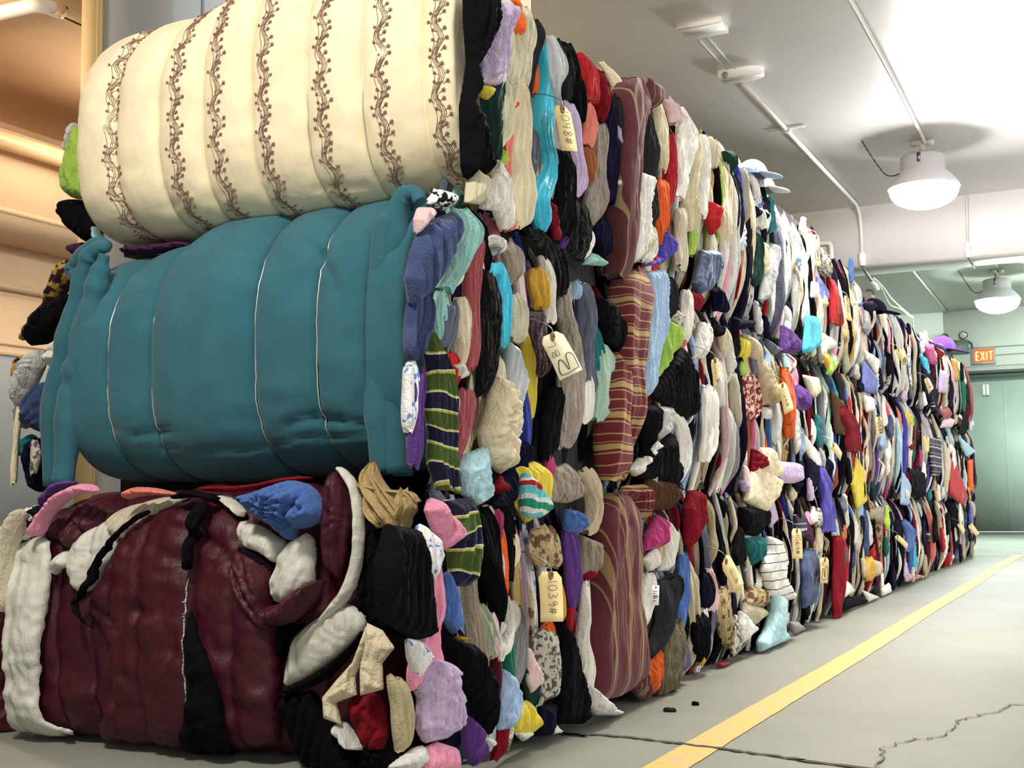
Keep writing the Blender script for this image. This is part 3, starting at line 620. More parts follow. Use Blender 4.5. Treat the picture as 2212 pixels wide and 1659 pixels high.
# ================================================================== garments picked out one by one
# zone | S strip or P piece | colour | kind | points.  Strips: x,y,width.  Pieces: outline x,y.
GARMENTS = '''
A|P|black_fleece|fleece_jacket|345,-40 515,-40 470,180 440,310 390,420 400,560 365,640 410,690 440,900 470,1000 455,1070 400,1010 355,1090 330,1000 322,640 365,380 345,120
A|P|lavender|crumpled_shirt|510,20 610,0 655,150 600,250 625,330 580,460 545,560 490,530 415,510 420,330 465,290 480,170
A|P|silver|shirt_collar|520,-10 610,-20 655,145 600,235 545,110
A|P|white|white_sock|470,330 560,350 590,440 540,560 470,500 440,420
A|S|royal|cloth_strip|440,300,30 410,400,36 395,470,24
A|P|yellow|cloth_scrap|418,515 480,520 495,580 470,610 430,580
A|S|darkgreen|knit_sweater|640,330,110 560,620,170 540,830,110 540,960,60
A|S|cable_knit|knit_sleeve|660,10,60 690,250,100 685,420,90 650,650,120 640,780,100 600,870,40
A|P|orange|orange_shirt|620,-20 700,-20 735,180 735,245 670,200 680,60
A|P|orange|cloth_scrap|690,580 712,640 690,660 668,640
A|S|khaki|garment_fold|440,700,50 430,850,50 490,1000,70 510,1080,20
A|P|ecru|rolled_cuff|390,1010 465,1070 450,1120 455,1180 420,1230 350,1220 360,1100
A|P|white_fleece|fleece_hem|560,950 600,1080 620,1150 665,1330 665,1375 610,1370 540,1270 440,1260 460,1180 490,1080 540,1040
A|P|lime|cloth_scrap|580,885 630,950 600,1010 585,960
A|S|salmon|garment_fold|690,640,40 680,850,60 660,1000,60 650,1080,40
A|S|salmon|garment_fold|640,1120,40 680,1240,80 690,1340,80 670,1385,40
A|S|cream|garment_fold|730,400,30 750,650,60 740,900,110 750,1100,120 740,1300,90 720,1360,40
A|S|maroon|garment_fold|640,860,50 620,1000,50 640,1090,30
A|S|ecru|garment_fold|760,40,90 780,180,110 770,330,90 760,500,60
A|S|white|garment_fold|790,70,30 800,200,40 790,330,36
A|S|charcoal|garment_fold|840,100,70 850,200,60 830,300,60 800,450,60 790,650,40 790,900,30
A|S|orange|garment_fold|840,350,30 850,450,30 850,560,25
A|S|turquoise_satin|turquoise_blouse|880,250,25 890,450,35 890,640,80 880,800,100 910,950,60 900,1060,90 860,1180,110 880,1290,80 880,1390,20
A|S|tan|garment_fold|850,950,50 850,1060,40
A|S|slate|garment_fold|830,760,60 830,900,60 830,1050,60
A|S|silver|garment_fold|930,220,70 950,380,110 930,540,60 960,640,40
A|S|white|garment_fold|955,230,40 975,400,40 960,560,30
A|S|charcoal|garment_fold|990,260,60 1020,400,60 1040,600,40
A|S|black|garment_fold|1030,260,70 1060,400,70 1080,560,60 1110,700,40
A|S|lavender|garment_fold|1050,620,60 1070,750,60 1090,900,60 1110,1050,60 1090,1160,30
A|S|black|garment_fold|1000,900,100 1010,1050,110 1000,1250,130 990,1400,120
A|S|purple|garment_fold|1060,1180,30 1040,1350,36 1010,1500,40
A|S|red|red_sweater|1120,330,60 1150,430,100 1150,550,90 1160,600,70
A|S|crimson|red_sleeve|1220,420,40 1240,520,80 1240,630,70 1220,720,40
A|S|salmon|garment_fold|1160,620,60 1170,760,60 1160,860,60
A|S|rust|garment_fold|1160,880,70 1160,1000,70 1150,1090,50
A|S|grey_fur|fur_sleeve|1220,740,50 1220,900,60 1210,1080,80 1180,1220,80 1160,1330,30
A|S|black_fur|fur_trim|1100,1200,90 1080,1400,130 1060,1540,120
A|S|white|garment_fold|1150,1360,50 1160,1450,50 1110,1540,50
A|S|navy|garment_fold|1240,1300,60 1230,1420,90 1250,1520,30
A|P|aqua|aqua_hem|1170,1510 1240,1560 1240,1590 1110,1580
A|S|lavender|strap|1310,740,60 1310,820,40 1350,900,30
A|P|white|cloth_scrap|1285,1065 1330,1065 1310,1140
A|S|navy|garment_fold|1290,620,60 1280,900,80 1270,1200,70
A|S|charcoal|garment_fold|1330,580,50 1330,800,60 1320,1000,60
A|S|palepink|garment_fold|700,760,40 700,900,40 690,1010,30
A|S|grey|garment_fold|930,820,40 950,1000,40 940,1180,40
B|P|zebra|zebra_scarf|170,20 250,40 290,100 210,140 145,100
B|P|palepink|cloth_hem|100,120 160,120 160,170 85,260 80,180
B|P|denim_cloth|denim_jacket|120,200 270,140 290,260 250,350 200,460 150,560 60,620 35,480 70,330
B|S|denim_cloth|denim_sleeve|130,560,100 110,700,100 90,820,70 90,890,40
B|S|aqua|garment_fold|310,130,70 350,220,120 330,320,100 290,450,70 250,540,60
B|S|cream|garment_fold|350,200,60 320,400,70 290,520,50
B|S|cream|garment_fold|340,590,50 340,720,70 330,860,50 310,960,50
B|S|rose|rose_sleeve|430,270,30 400,400,50 390,600,60 390,800,70 390,940,60
B|S|rose|rose_sweater|370,1050,80 340,1180,90 310,1300,90 270,1440,40
B|S|rugby_stripe|striped_rugby_shirt|170,760,60 200,900,90 220,1050,110 220,1150,110 230,1300,120 230,1420,140 270,1560,130
B|S|floral_white|garment_fold|80,910,50 80,1020,60 70,1150,50 65,1260,20
B|S|purple|garment_fold|120,960,50 100,1100,60 100,1300,60 100,1440,40
B|S|slate|garment_fold|280,600,60 260,720,80 250,830,50
B|S|aqua|garment_fold|240,560,50 230,680,60 225,790,40
B|S|red|garment_fold|280,870,60 280,960,70 280,1050,40
B|S|sage|garment_fold|285,1070,40 290,1130,50 280,1190,30
B|P|white|garment_label|275,920 325,915 332,990 305,1000
B|S|black_fur|fur_coat|480,450,110 480,600,100 460,750,90 470,900,90 440,1080,60
B|S|turquoise|turquoise_knit|560,400,60 560,550,90 550,700,80 550,850,60
B|S|white|garment_fold|550,270,90 550,340,60
B|S|taupe|garment_fold|640,300,90 650,420,70 630,500,40
B|S|black_fur|fur_trim|760,240,100 840,330,100 870,430,80 880,560,50
B|S|ecru|ribbed_sweater|660,560,80 670,680,110 660,790,90
B|S|ecru|garment_fold|550,880,60 560,1020,60 580,1100,50
B|P|cream|knotted_blanket|490,970 520,1000 600,1180 590,1280 540,1480 440,1420 415,1280 450,1150 470,1050
B|P|grey_satin|satin_skirt|620,800 660,830 710,1000 670,1150 670,1220 640,1340 600,1190 600,950
B|S|mustard|garment_fold|780,420,50 790,520,80 800,600,60 790,640,40
B|S|yellow|yellow_strap|720,750,30 740,900,44 745,1050,44 750,1180,30
B|S|royal|blue_sleeve|700,950,20 720,1100,30 730,1250,40 730,1370,20
B|S|velvet_plum|velvet_dress|790,640,60 770,760,90 790,900,100 780,980,60
B|S|white|white_sleeve|820,380,40 840,500,40 840,620,40 850,700,60
B|S|grey_fur|fur_collar|930,480,60 920,650,70 950,800,70 950,1000,110 940,1200,90 910,1350,80
B|S|slate|garment_fold|1020,500,60 1030,650,70 1020,850,70 1040,1050,80
B|S|white|garment_fold|1010,950,60 1010,1100,70 1000,1220,50
B|S|teal|garment_fold|1070,720,30 1080,880,50 1090,1000,40
B|S|mint|garment_fold|1110,820,60 1120,950,90 1110,1100,80 1090,1200,50
B|P|black|black_flap|1060,560 1130,590 1220,720 1170,860 1110,790 1055,640
B|S|skyblue|garment_fold|975,500,50 975,580,40
B|P|paleblue|knotted_sweatshirt|330,1380 430,1340 440,1480 460,1600 400,1640 330,1590 300,1450
B|P|navy|dark_trousers|580,1300 610,1500 600,1650 470,1640 560,1480
B|P|crimson|cloth_hem|460,1550 540,1480 510,1590
B|S|navy|garment_fold|840,1180,60 850,1350,56
B|S|black|garment_fold|880,1050,40 850,1200,70 830,1400,60
B|S|palegrey|garment_fold|860,1200,24 840,1320,30
B|S|palepink|garment_fold|690,420,24 700,560,30 715,700,30
B|S|navy|garment_fold|700,1330,70 700,1420,60
C|P|yellow|yellow_beanie|920,20 1000,-10 1060,30 1075,130 1030,280 960,325 920,250 900,120
C|P|hat_stripe|striped_knit_hat|880,110 905,50 990,170 1015,260 980,300 920,300 890,270
C|P|grey_fur|fur_collar|1100,30 1170,0 1220,100 1250,190 1180,220 1060,210
C|S|beige|beige_coat_tail|1290,40,100 1320,150,90 1335,260,60 1310,380,60
C|P|black_fleece|fleece_sleeve|130,330 290,360 340,600 360,950 280,960 90,850 70,560
C|P|pink|pink_cloth|370,190 400,200 500,390 430,480 350,260
C|P|floral_white|floral_shirt|310,330 380,400 400,500 380,600 330,680 265,560 290,400
C|P|floral_white|floral_hem|240,950 300,960 365,1050 290,1175 250,1060
C|S|pink|pink_sleeve|410,560,60 390,680,100 400,800,80 370,900,80 360,1000,110 350,1100,130 310,1220,40
C|P|rugby_stripe|striped_rugby_shirt|440,200 580,190 600,300 600,500 570,670 490,670 470,450
C|P|blue|puffer_sleeve|460,580 510,760 530,880 490,930 440,850 430,740
C|P|gold|cloth_scrap|510,910 555,1010 520,960
C|P|black_fleece|black_trousers|440,930 590,980 690,1200 690,1480 600,1330 500,1180
C|P|lavender|twisted_sheet|360,1050 470,1080 490,1200 550,1290 500,1330 510,1420 430,1500 340,1520 300,1440 310,1280 290,1240
C|P|pink|pink_hem|340,1540 400,1510 500,1540 510,1670 330,1670
C|P|palegrey|cloth_hem|130,1650 280,1540 320,1530 340,1620 280,1670
C|P|purple|purple_shirt|540,1350 600,1400 650,1560 600,1650 560,1560
C|S|khaki|khaki_trousers|195,1150,60 230,1290,90 240,1400,100 240,1560,50
C|S|black|garment_fold|640,250,100 690,450,120 740,650,80 780,850,60
C|S|beige|garment_fold|690,240,60 690,330,50 710,400,20
C|S|magenta|garment_fold|770,260,60 760,360,40 780,420,30
C|S|palepink|garment_fold|770,480,70 775,600,70 790,750,40
C|S|orange|garment_fold|800,320,30 830,480,40 845,620,40 830,780,20
C|S|black|garment_fold|860,260,60 880,420,60 880,640,50
C|S|cream|garment_fold|900,380,50 910,500,40 890,580,30
C|S|taupe|garment_fold|590,560,40 600,700,50 630,860,60 650,1000,70 680,1130,40
C|S|sage|garment_fold|640,780,80 690,930,60 720,1060,60
C|S|palepink|garment_fold|710,830,60 720,960,60 740,1060,40
C|S|white|garment_fold|890,730,50 890,850,70 850,960,70 830,1050,60
C|S|green|garment_fold|880,920,50 870,1100,40 880,1300,40 880,1400,15
C|P|skyblue|crumpled_blue_shirt|790,1120 850,1150 850,1300 790,1450 740,1450 760,1250
C|S|grey|garment_fold|920,780,60 930,1000,60 910,1200,60
C|P|yellow|yellow_towel|890,1320 960,1290 1010,1400 990,1470 890,1470
C|S|print_grey|printed_silk|1070,900,110 1080,1050,110 1090,1200,110 1080,1290,80
C|S|darkgreen|garment_fold|970,1100,30 1000,1200,60 1010,1320,40
C|S|floral_tan|floral_dress|1060,350,130 1070,460,120 1090,560,90
C|S|orange|garment_fold|1095,870,40 1100,960,35 1110,1010,20
C|S|purple|garment_fold|1210,380,60 1220,500,60 1230,650,60 1240,800,40
C|P|blue|crumpled_cap|1170,250 1240,260 1270,340 1230,390 1170,370
C|P|taupe|cloth_bag|1250,390 1350,430 1330,580 1290,640 1240,600
C|P|crimson|cloth_scrap|1250,560 1310,560 1320,630 1260,655
C|S|white|white_trouser_leg|1260,650,40 1245,820,30 1230,950,30 1250,1100,50 1265,1230,60
C|P|white|white_trouser_hem|1250,1200 1290,1240 1340,1310 1440,1350 1400,1375 1290,1370 1255,1330
C|P|black_fleece|fuzzy_coat|1160,880 1220,1000 1250,1200 1270,1420 1120,1420 1130,1100
C|P|navy|navy_hem|1040,1320 1115,1310 1090,1480 1010,1490
C|P|white|cloth_hem|890,1465 1000,1455 940,1515
C|P|white|cloth_hem|1100,1410 1150,1470 1080,1480
C|S|crimson|garment_fold|800,1380,60 790,1480,70 770,1590,60
C|S|print_grey|garment_fold|850,1300,60 850,1420,70 830,1560,80
C|S|silver|garment_fold|700,1250,40 710,1400,50 700,1560,40
C|S|maroon|garment_fold|750,1060,30 750,1200,40 730,1320,20
C|P|white|cloth_scrap|650,1480 690,1490 705,1530 670,1550
C|S|red|garment_fold|1235,700,20 1225,850,22 1230,950,20
C|S|mustard|garment_fold|1160,640,24 1170,760,30 1165,860,24
D|S|comforter_brown|comforter_edge|440,75,120 400,220,140 370,420,110 345,700,100 330,1000,100 325,1300,110 320,1480,90
D|S|comforter_brown|comforter_edge|500,80,120 510,170,120 500,260,80
D|P|white|pleated_dress|430,720 555,760 500,1000 520,1180 480,1350 350,1420 370,1050
D|P|ecru|cream_hem|490,1180 530,1150 540,1250 480,1340 400,1400 420,1250
D|S|charcoal|garment_fold|540,330,70 530,700,90 530,1000,90 520,1120,40
D|S|silver|garment_fold|470,320,50 450,500,60 450,680,50
D|S|orange|orange_sleeve|640,780,50 625,900,60 625,1050,60 625,1250,50
D|P|violet|violet_hem|640,1150 690,1250 680,1330 600,1400 490,1410 590,1340
D|S|white|garment_fold|560,1120,60 540,1300,60 500,1370,40
D|S|cream|garment_fold|610,230,70 620,400,70 630,600,60 640,720,40
D|S|palepink|garment_fold|690,210,70 720,320,60 720,400,40
D|S|white|garment_fold|770,290,60 800,450,80 770,700,80 740,900,60
D|S|ecru|garment_fold|770,1000,60 770,1200,60 770,1420,60
D|S|cream|garment_fold|850,400,70 860,600,60 830,900,60 850,1150,60
D|S|white|garment_fold|920,470,60 930,650,60 920,900,50 910,1050,40
D|S|ecru|garment_fold|980,500,60 990,700,50
D|S|red|garment_fold|700,450,30 700,700,40 690,950,40
D|S|rose|garment_fold|770,540,25 760,640,25
D|S|lime|garment_fold|860,1000,30 860,1200,40 850,1330,30
D|P|red|red_pouch|950,940 1050,990 990,1080 980,1190 940,1080
D|P|navy_satin|satin_jacket|900,1290 990,1290 1000,1420 960,1580 880,1620 850,1530 880,1400
D|S|cream|garment_fold|1070,700,60 1080,900,60 1070,1100,60 1090,1280,60
D|S|charcoal|garment_fold|1130,750,60 1150,950,60 1160,1200,50
D|S|ecru|garment_fold|1210,720,40 1230,900,50 1250,1100,40
D|P|darkgreen|green_hem|1060,580 1110,580 1140,680 1110,740 1075,650
D|S|pink|garment_fold|1130,1000,30 1140,1150,30
D|P|navy|navy_hem|1260,960 1320,1030 1270,1080
D|P|grey_satin|satin_trousers|1390,1240 1450,1260 1440,1380 1400,1500 1350,1659 1320,1659 1350,1400
D|S|darkgreen|puffer_sleeve|1290,1170,40 1300,1350,60 1280,1550,50
D|S|white|garment_fold|1330,1000,80 1340,1150,60
E|S|comforter_cross|comforter_roll|430,95,110 410,250,190 385,450,170 370,650,160 360,850,150 370,1050,140 370,1200,120 370,1350,80
E|S|comforter_cross|comforter_roll|300,720,60 280,850,70 270,1050,90 265,1250,120 275,1450,140 290,1610,120
E|P|skyblue|denim_shirt|510,120 610,90 620,200 630,500 580,800 560,950 500,1030 430,1000 430,850 450,650 490,350
E|P|lime|lime_hem|650,460 700,490 770,590 690,700 600,850 560,920 600,750 620,600
E|P|black|black_skirt|740,650 830,850 850,1000 870,1140 790,1180 520,1000 560,920 650,780
E|S|charcoal|garment_fold|650,150,90 660,300,80 650,450,60
E|S|print_grey|garment_fold|740,420,60 730,560,50
E|S|white|garment_fold|810,250,30 810,450,50 800,620,30
E|S|salmon|garment_fold|830,330,30 825,500,30 795,660,30
E|P|crimson|red_knit|830,270 880,270 890,340 880,400 840,380
E|S|navy|striped_knit|1030,250,70 1050,400,80
E|S|white|white_sleeve|930,480,40 920,600,70 880,750,40
E|S|black|garment_fold|1020,500,70 1010,580,60
E|S|cream|cream_sleeve|1060,520,60 1090,700,60 1110,800,40
E|S|white|white_trouser_leg|930,950,60 920,1100,80 920,1300,80 890,1480,60
E|S|white|white_sleeve|740,1150,80 780,1300,80 790,1450,80 740,1620,70
E|P|palegrey|crumpled_shirt|560,1080 680,1090 690,1200 600,1330 550,1290
E|P|black|black_coat|480,1080 570,1060 570,1250 500,1400 700,1280 700,1450 750,1500 720,1659 430,1600 480,1400 470,1200
E|P|white|white_sock|470,1450 550,1300 540,1390 430,1590 390,1540
E|S|white|garment_fold|1050,750,40 1050,950,50 1060,1100,40
E|S|ecru|garment_fold|1150,850,60 1150,1100,50 1180,1250,50
E|S|floral_red|floral_dress|1230,850,60 1250,950,80 1260,1080,100 1240,1180,80
E|S|yellow|yellow_fold|1210,600,50 1210,740,50
E|P|beige|beige_jacket|1190,560 1280,600 1300,700 1380,850 1430,1000 1420,1080 1340,1080 1310,850 1240,700
E|P|purple|purple_hem|1480,500 1560,600 1560,720 1470,700
E|P|navy|navy_satin_hem|1130,450 1270,470 1260,520 1130,550
E|P|slate|slate_hem|1360,600 1470,680 1420,720 1370,660
E|S|orange|orange_sleeve|1510,900,50 1520,1050,50 1520,1200,40 1535,1320,20
E|P|crimson|red_knot|1270,1390 1330,1440 1320,1540 1260,1560
E|P|cream|cream_sweater|1310,1380 1390,1380 1420,1480 1460,1590 1340,1620 1300,1500
E|P|lavender|lavender_knit|1450,1480 1590,1490 1590,1640 1460,1640 1420,1540
E|P|purple|purple_sleeve|1590,930 1659,1000 1640,1120 1600,1100 1570,1030
E|P|white|garment_label|1340,1090 1385,1090 1385,1185 1335,1170
E|S|silver|garment_fold|1420,1000,50 1430,1200,60 1410,1350,50
F|S|comforter_long|comforter_edge|300,200,170 290,400,220 270,700,260 260,950,290 270,1200,320 290,1400,310 300,1520,260
F|P|comforter_long|comforter_fold|330,600 380,700 375,950 400,1200 490,1570 440,1595 360,1480 300,1200 300,900
F|P|comforter_cross|comforter_corner|330,150 460,140 480,260 450,380 400,370 380,250 300,220
F|P|magenta|pink_cloth|540,340 590,380 560,560 450,590 470,480
F|P|white|white_hat|590,370 650,450 650,600 610,720 560,720 580,500
F|P|brown|brown_jacket|470,100 640,120 700,220 620,310 480,320 430,200
F|P|white|white_shirt|530,560 545,690 500,720 450,640
F|S|white|white_sleeve|510,740,40 470,900,70 440,1050,80 410,1200,40
F|S|charcoal|charcoal_trousers|570,760,120 570,900,120 560,1050,120 500,1180,100 450,1290,70
F|S|charcoal|charcoal_trousers|620,740,50 625,860,60 610,960,40
F|S|olive|olive_trousers|630,1050,90 605,1250,120 580,1400,130 580,1540,130
F|P|orange|orange_cloth|540,1200 540,1400 500,1540 450,1480 440,1380 500,1300
F|S|slate|garment_fold|690,1150,60 700,1300,80 700,1380,60
F|P|crimson|red_shirt|760,180 810,180 820,400 760,560 730,540 730,300
F|S|blue|garment_fold|740,600,40 730,800,50 720,1000,50 710,1150,40
F|S|floral_tan|garment_fold|990,820,60 980,1000,60 1010,1150,60 1030,1230,40
F|P|red|red_knot|950,1330 1040,1320 1045,1400 990,1420 950,1390
F|P|teal|teal_shirt|1120,500 1220,480 1220,620 1170,680
F|P|stripe_shirt|striped_shirt|1230,480 1290,500 1330,620 1320,740 1400,860 1390,910 1310,900 1240,880 1190,700 1230,580
F|P|floral_tan|floral_cushion|1150,800 1230,830 1240,960 1120,940
F|P|ecru|beige_cushion|1120,930 1240,960 1220,1030 1180,1080 1110,1000
F|P|white|white_hem|1090,980 1170,1070 1170,1130 1100,1200 1080,1080
F|P|paleblue|blue_towel|1270,850 1320,880 1310,1050 1360,1200 1360,1300 1320,1330 1180,1320 1170,1180 1220,1090 1260,980
F|P|cream|cream_blanket|1180,0 1330,100 1350,80 1270,300 1240,350 1120,250
F|P|taupe|canvas_shoe|1080,1290 1150,1290 1170,1330 1100,1345
F|P|black|black_shirt|1090,290 1260,290 1250,420 1180,490 1110,470
F|P|lilac|lilac_hem|1090,110 1130,130 1150,170 1110,190
F|P|lavender|lavender_shoe|800,1500 890,1465 905,1500 820,1540
F|S|black|garment_fold|830,1010,80 840,1150,80 860,1300,60
F|S|gold|garment_fold|860,1240,30 862,1330,30
F|S|navy|garment_fold|880,740,50 880,860,60 870,960,40
F|S|palepink|garment_fold|910,700,40 920,850,40 925,980,36
G|P|turquoise|turquoise_towel|310,690 380,700 415,870 350,940 290,940
G|P|periwinkle|blue_hem|380,420 440,520 465,590 400,640 390,540
G|P|white|white_hem|350,470 385,480 390,580 345,580
G|S|print_grey|striped_top|385,260,60 400,350,60 415,430,50
G|S|red|red_sleeve|450,450,40 480,620,60 490,760,80
G|P|white|white_ball|440,820 490,850 490,910 430,930
G|P|lime|lime_hem|460,950 525,1000 470,1090 440,1080
G|P|mustard|mustard_hem|400,940 455,940 450,1060
G|P|purple|purple_sleeve|220,1150 260,1160 310,1250 290,1320 240,1310
G|S|orange|orange_scarf|155,1050,30 170,1200,40 180,1400,30
G|P|cream|white_sweater|290,1080 390,1100 400,1200 370,1240 330,1200
G|P|brown|brown_coat|470,1180 540,1250 585,1490 500,1470
G|P|tan|coat_lining|530,1250 555,1300 588,1490 545,1480
G|S|crimson|red_coat_tail|540,1300,70 590,1450,100 600,1580,110
G|P|periwinkle|periwinkle_bag|680,980 760,1100 750,1210 670,1190
G|P|white|white_hem|690,920 780,980 760,1090 700,990
G|P|navy|navy_cap|670,610 740,600 770,640 720,700 690,660
G|P|blue|blue_cap|620,620 680,610 660,640
G|P|magenta|magenta_sleeve|1050,890 1120,880 1150,1030 1100,1010
G|P|purple|purple_cap|1090,860 1180,880 1225,940 1160,910
G|P|crimson|red_hem|1130,890 1200,940 1160,1000
G|P|turquoise|blue_sleeve|1040,950 1080,970 1100,1090 1070,1080
G|P|navy|navy_coat|1050,1010 1100,1080 1150,1200 1130,1290 1060,1200
G|P|lavender|lavender_shirt|1160,1040 1210,1060 1210,1210 1160,1200
G|P|mustard|mustard_sleeve|1240,970 1270,980 1290,1120 1260,1130
G|P|black|black_hem|1310,1300 1340,1340 1325,1480 1285,1470
G|P|rose|rose_hem|1160,1310 1220,1290 1250,1350 1190,1380
G|P|palepink|pink_hem|1190,1370 1260,1360 1240,1430 1170,1430
G|P|paleblue|pale_blue_hem|1290,1480 1410,1590 1340,1620 1310,1570
G|P|tan|tan_cap|540,780 620,770 630,850 580,890 545,850
G|P|white|white_towel|680,1210 735,1225 740,1320 700,1330
G|P|yellow|yellow_knot|940,1310 985,1340 990,1430 940,1420
H|P|yellow|yellow_blouse|690,280 750,370 760,620 700,670 660,480
H|S|violet|violet_sleeve|430,360,40 460,560,60 490,820,80
H|P|red|red_blanket|1350,290 1400,330 1490,600 1440,640 1350,560
H|P|white|white_cap|570,1190 640,1180 690,1250 610,1305
H|P|black|black_hem|600,1300 720,1280 810,1390 600,1400
H|P|white|white_hem|740,1240 870,1360 780,1370
H|P|floral_red|red_bandana|1030,1110 1120,1130 1210,1210 1050,1190
H|P|skyblue|pale_blue_bag|1020,390 1070,480 1060,640 1010,630
H|P|plaid|plaid_shirt|1200,150 1290,150 1290,420 1230,430
H|P|navy|navy_jacket|330,260 420,330 440,480 360,520
H|S|blue|blue_jeans_leg|1020,740,30 1060,850,50 1050,960,40
H|S|crimson|crimson_trousers|545,850,50 550,1000,60 550,1440,50
H|P|grey|worn_shoe|230,1470 290,1470 350,1590 260,1620
H|S|denim_cloth|jeans_leg|350,950,80 350,1150,90 340,1350,80
H|P|white|white_sweater|300,90 420,240 450,370 400,370 330,220
H|S|mustard|mustard_scarf|770,1000,30 765,1100,40 770,1180,30
H|P|ecru|cream_hat|810,1020 870,1040 880,1110 840,1150 805,1120
H|P|white|white_sock_toe|870,1230 930,1190 945,1270 880,1290
H|P|plaid|plaid_scarf|260,700 330,700 340,860 270,870
H|P|plum|plum_shirt|330,690 400,880 390,920 330,870
H|P|orange|orange_shirt|1480,310 1510,300 1520,550 1490,530
H|P|black|black_bundle|1060,360 1180,400 1170,580 1080,570
H|P|taupe|grey_hem|800,660 870,640 880,780 790,730
'''
# manila tags: photo corners (zone x,y: top left, top right, bottom right, bottom left), writings (text, along, height, turn)
TAGS = [
 ('A', [(925,625),(1020,640),(1065,905),(970,900)], [('1048#', .10, .5, 'cw')], 'manila tag marked 1048# on the top bale of the nearest stack'),
 ('B', [(772,785),(878,738),(985,945),(870,1000)], [('BL', .50, .3, 'ccw'), ('B', .96, .84, 'ccw')], 'large pale tag marked BL and B tilted on the middle bale of the nearest stack'),
 ('C', [(1013,590),(1138,590),(1143,862),(1020,865)], [('1039#', .17, .38, 'cw')], 'manila tag marked 1039# hanging on the bottom bale of the nearest stack'),
 ('E', [(945,760),(998,735),(1005,860),(962,985)], [('1001#', .12, .5, 'cw')], 'narrow manila tag on the middle bale of the second stack, right of the black skirt'),
 ('E', [(1425,940),(1480,905),(1538,1108),(1470,1147)], [('1126#', .2, .42, 'cw')], 'manila tag marked 1126# on the middle bale of the third stack'),
 ('F', [(945,690),(990,590),(1090,800),(1035,865)], [('1071#', .3, .4, 'cw')], 'manila tag marked 1071# tilted on the bottom bale, left of the striped shirt'),
 ('F', [(1412,435),(1475,435),(1482,635),(1415,635)], [('1064#', .2, .45, 'cw')], 'manila tag marked 1064# hanging straight, right of the striped shirt'),
 ('H', [(402,1010),(466,1010),(452,1195),(400,1190)], [('BL', .35, .25, 'ccw'), ('B', .92, .6, 'ccw')], 'manila tag marked BL and B hanging near the crimson trousers at the bottom'),
 ('G', [(316,172),(360,172),(366,375),(327,380)], [('B', .84, .7, 'ccw')], 'pale tag marked B at the top of the fourth stack, close under the ceiling beam'),
 ('G', [(522,565),(553,578),(566,735),(530,725)], [('11011', .16, .6, 'cw')], 'narrow manila tag marked 11011 beside the red sleeve near the top'),
 ('G', [(853,925),(887,908),(945,990),(903,1027)], [('B', .95, .7, 'ccw')], 'brown tag marked B tilted on a top bale far down the row'),
 ('G', [(1042,1115),(1072,1100),(1102,1172),(1072,1210)], [('1119', .2, .5, 'cw')], 'small manila tag marked 1119 in front of the navy coat'),
 ('G', [(723,1362),(770,1355),(766,1485),(737,1495)], [('1058#', .15, .5, 'cw')], 'manila tag marked 1058# under the white towel on a middle bale'),
 ('H', [(470,215),(510,180),(557,262),(543,318)], [], 'blank manila tag tilted beside the brown coat on a middle bale'),
 ('H', [(1140,140),(1185,140),(1182,250),(1150,262)], [], 'blank greyish tag hanging left of the dark plaid shirt'),
 ('H', [(935,865),(962,842),(1030,915),(1022,955)], [], 'blank tan tag tilted on a bottom bale beside the pale blue bag'),
 ('H', [(1385,775),(1412,760),(1440,815),(1425,850)], [], 'blank tan tag on the last but one bottom bale'),
 ('H', [(1462,790),(1490,762),(1542,838),(1520,862)], [], 'blank tan tag sticking out from the last bottom bale beside the freight door'),
]
# ================================================================== the stacks
NC = 11
YE = [(3.62, 4.93)] + [(5.05 + 1.372 * (k - 1), 5.05 + 1.372 * k - .03) for k in range(1, NC)]
TOPZ = [2.64, 2.76, 2.83, 2.80, 2.72, 2.66, 2.62, 2.62, 2.63, 2.65, 2.66]
def zrow(k, r):
    e = [0, .90 - .011 * k, 1.86 - .012 * k, TOPZ[k]]; return e[r], e[r + 1]
def bale_of(y, z):
    k = NC - 1
    for i in range(NC):
        if y < YE[i][1] + .05: k = i; break
    r = 0 if z < zrow(k, 0)[1] else 1 if z < zrow(k, 1)[1] else 2
    return k, r
def spt(zone, x, y, out): return hit(px(zone, x, y), 0, XF + out)[1:]
items = []; feats = {}
for ln in GARMENTS.strip().split('\n'):
    zone, typ, colr, kind, pts = ln.split('|')
    P = [tuple(float(v) for v in p.split(',')) for p in pts.split()]
    out = .07 if zone in 'GH' else .05 if zone in 'DEF' else .04
    if typ == 'S':
        rows = []
        for x, y, w in P:
            c = spt(zone, x, y, out); a = spt(zone, x - w/2, y, out); b = spt(zone, x + w/2, y, out)
            rows.append((c[0], c[1], abs(b[0] - a[0])))
        R = np.array(rows)
    else:
        R = np.array([spt(zone, x, y, out) for x, y in P])
    k, r = bale_of(R[:, 0].mean(), R[:, 1].mean())
    items.append((k, r, typ, colr, kind, R, zone))
    if kind not in ('garment_fold', 'cloth_scrap', 'cloth_strip', 'cloth_hem', 'garment_label'): feats.setdefault((k, r), []).append(kind.replace('_', ' '))
ORD = ['nearest', 'second', 'third', 'fourth', 'fifth', 'sixth', 'seventh', 'eighth', 'ninth', 'tenth', 'farthest']
ROW = ['bottom', 'middle', 'top']
SPECIAL = {(0,0): 'bale wrapped in a maroon satin comforter on the floor at the near end', (0,1): 'wire tied bale with a smooth teal comforter, middle of the nearest stack',
 (0,2): 'bale wrapped in a cream comforter with brown embroidered bands, top of the nearest stack', (1,0): 'bale ending in a burgundy and tan striped comforter, bottom of the second stack',
 (1,1): 'bale with fat rolls of striped burgundy comforter, middle of the second stack', (1,2): 'bale with a folded brown striped comforter and white pleated dress, top of the second stack'}
bales = {}; used = set()
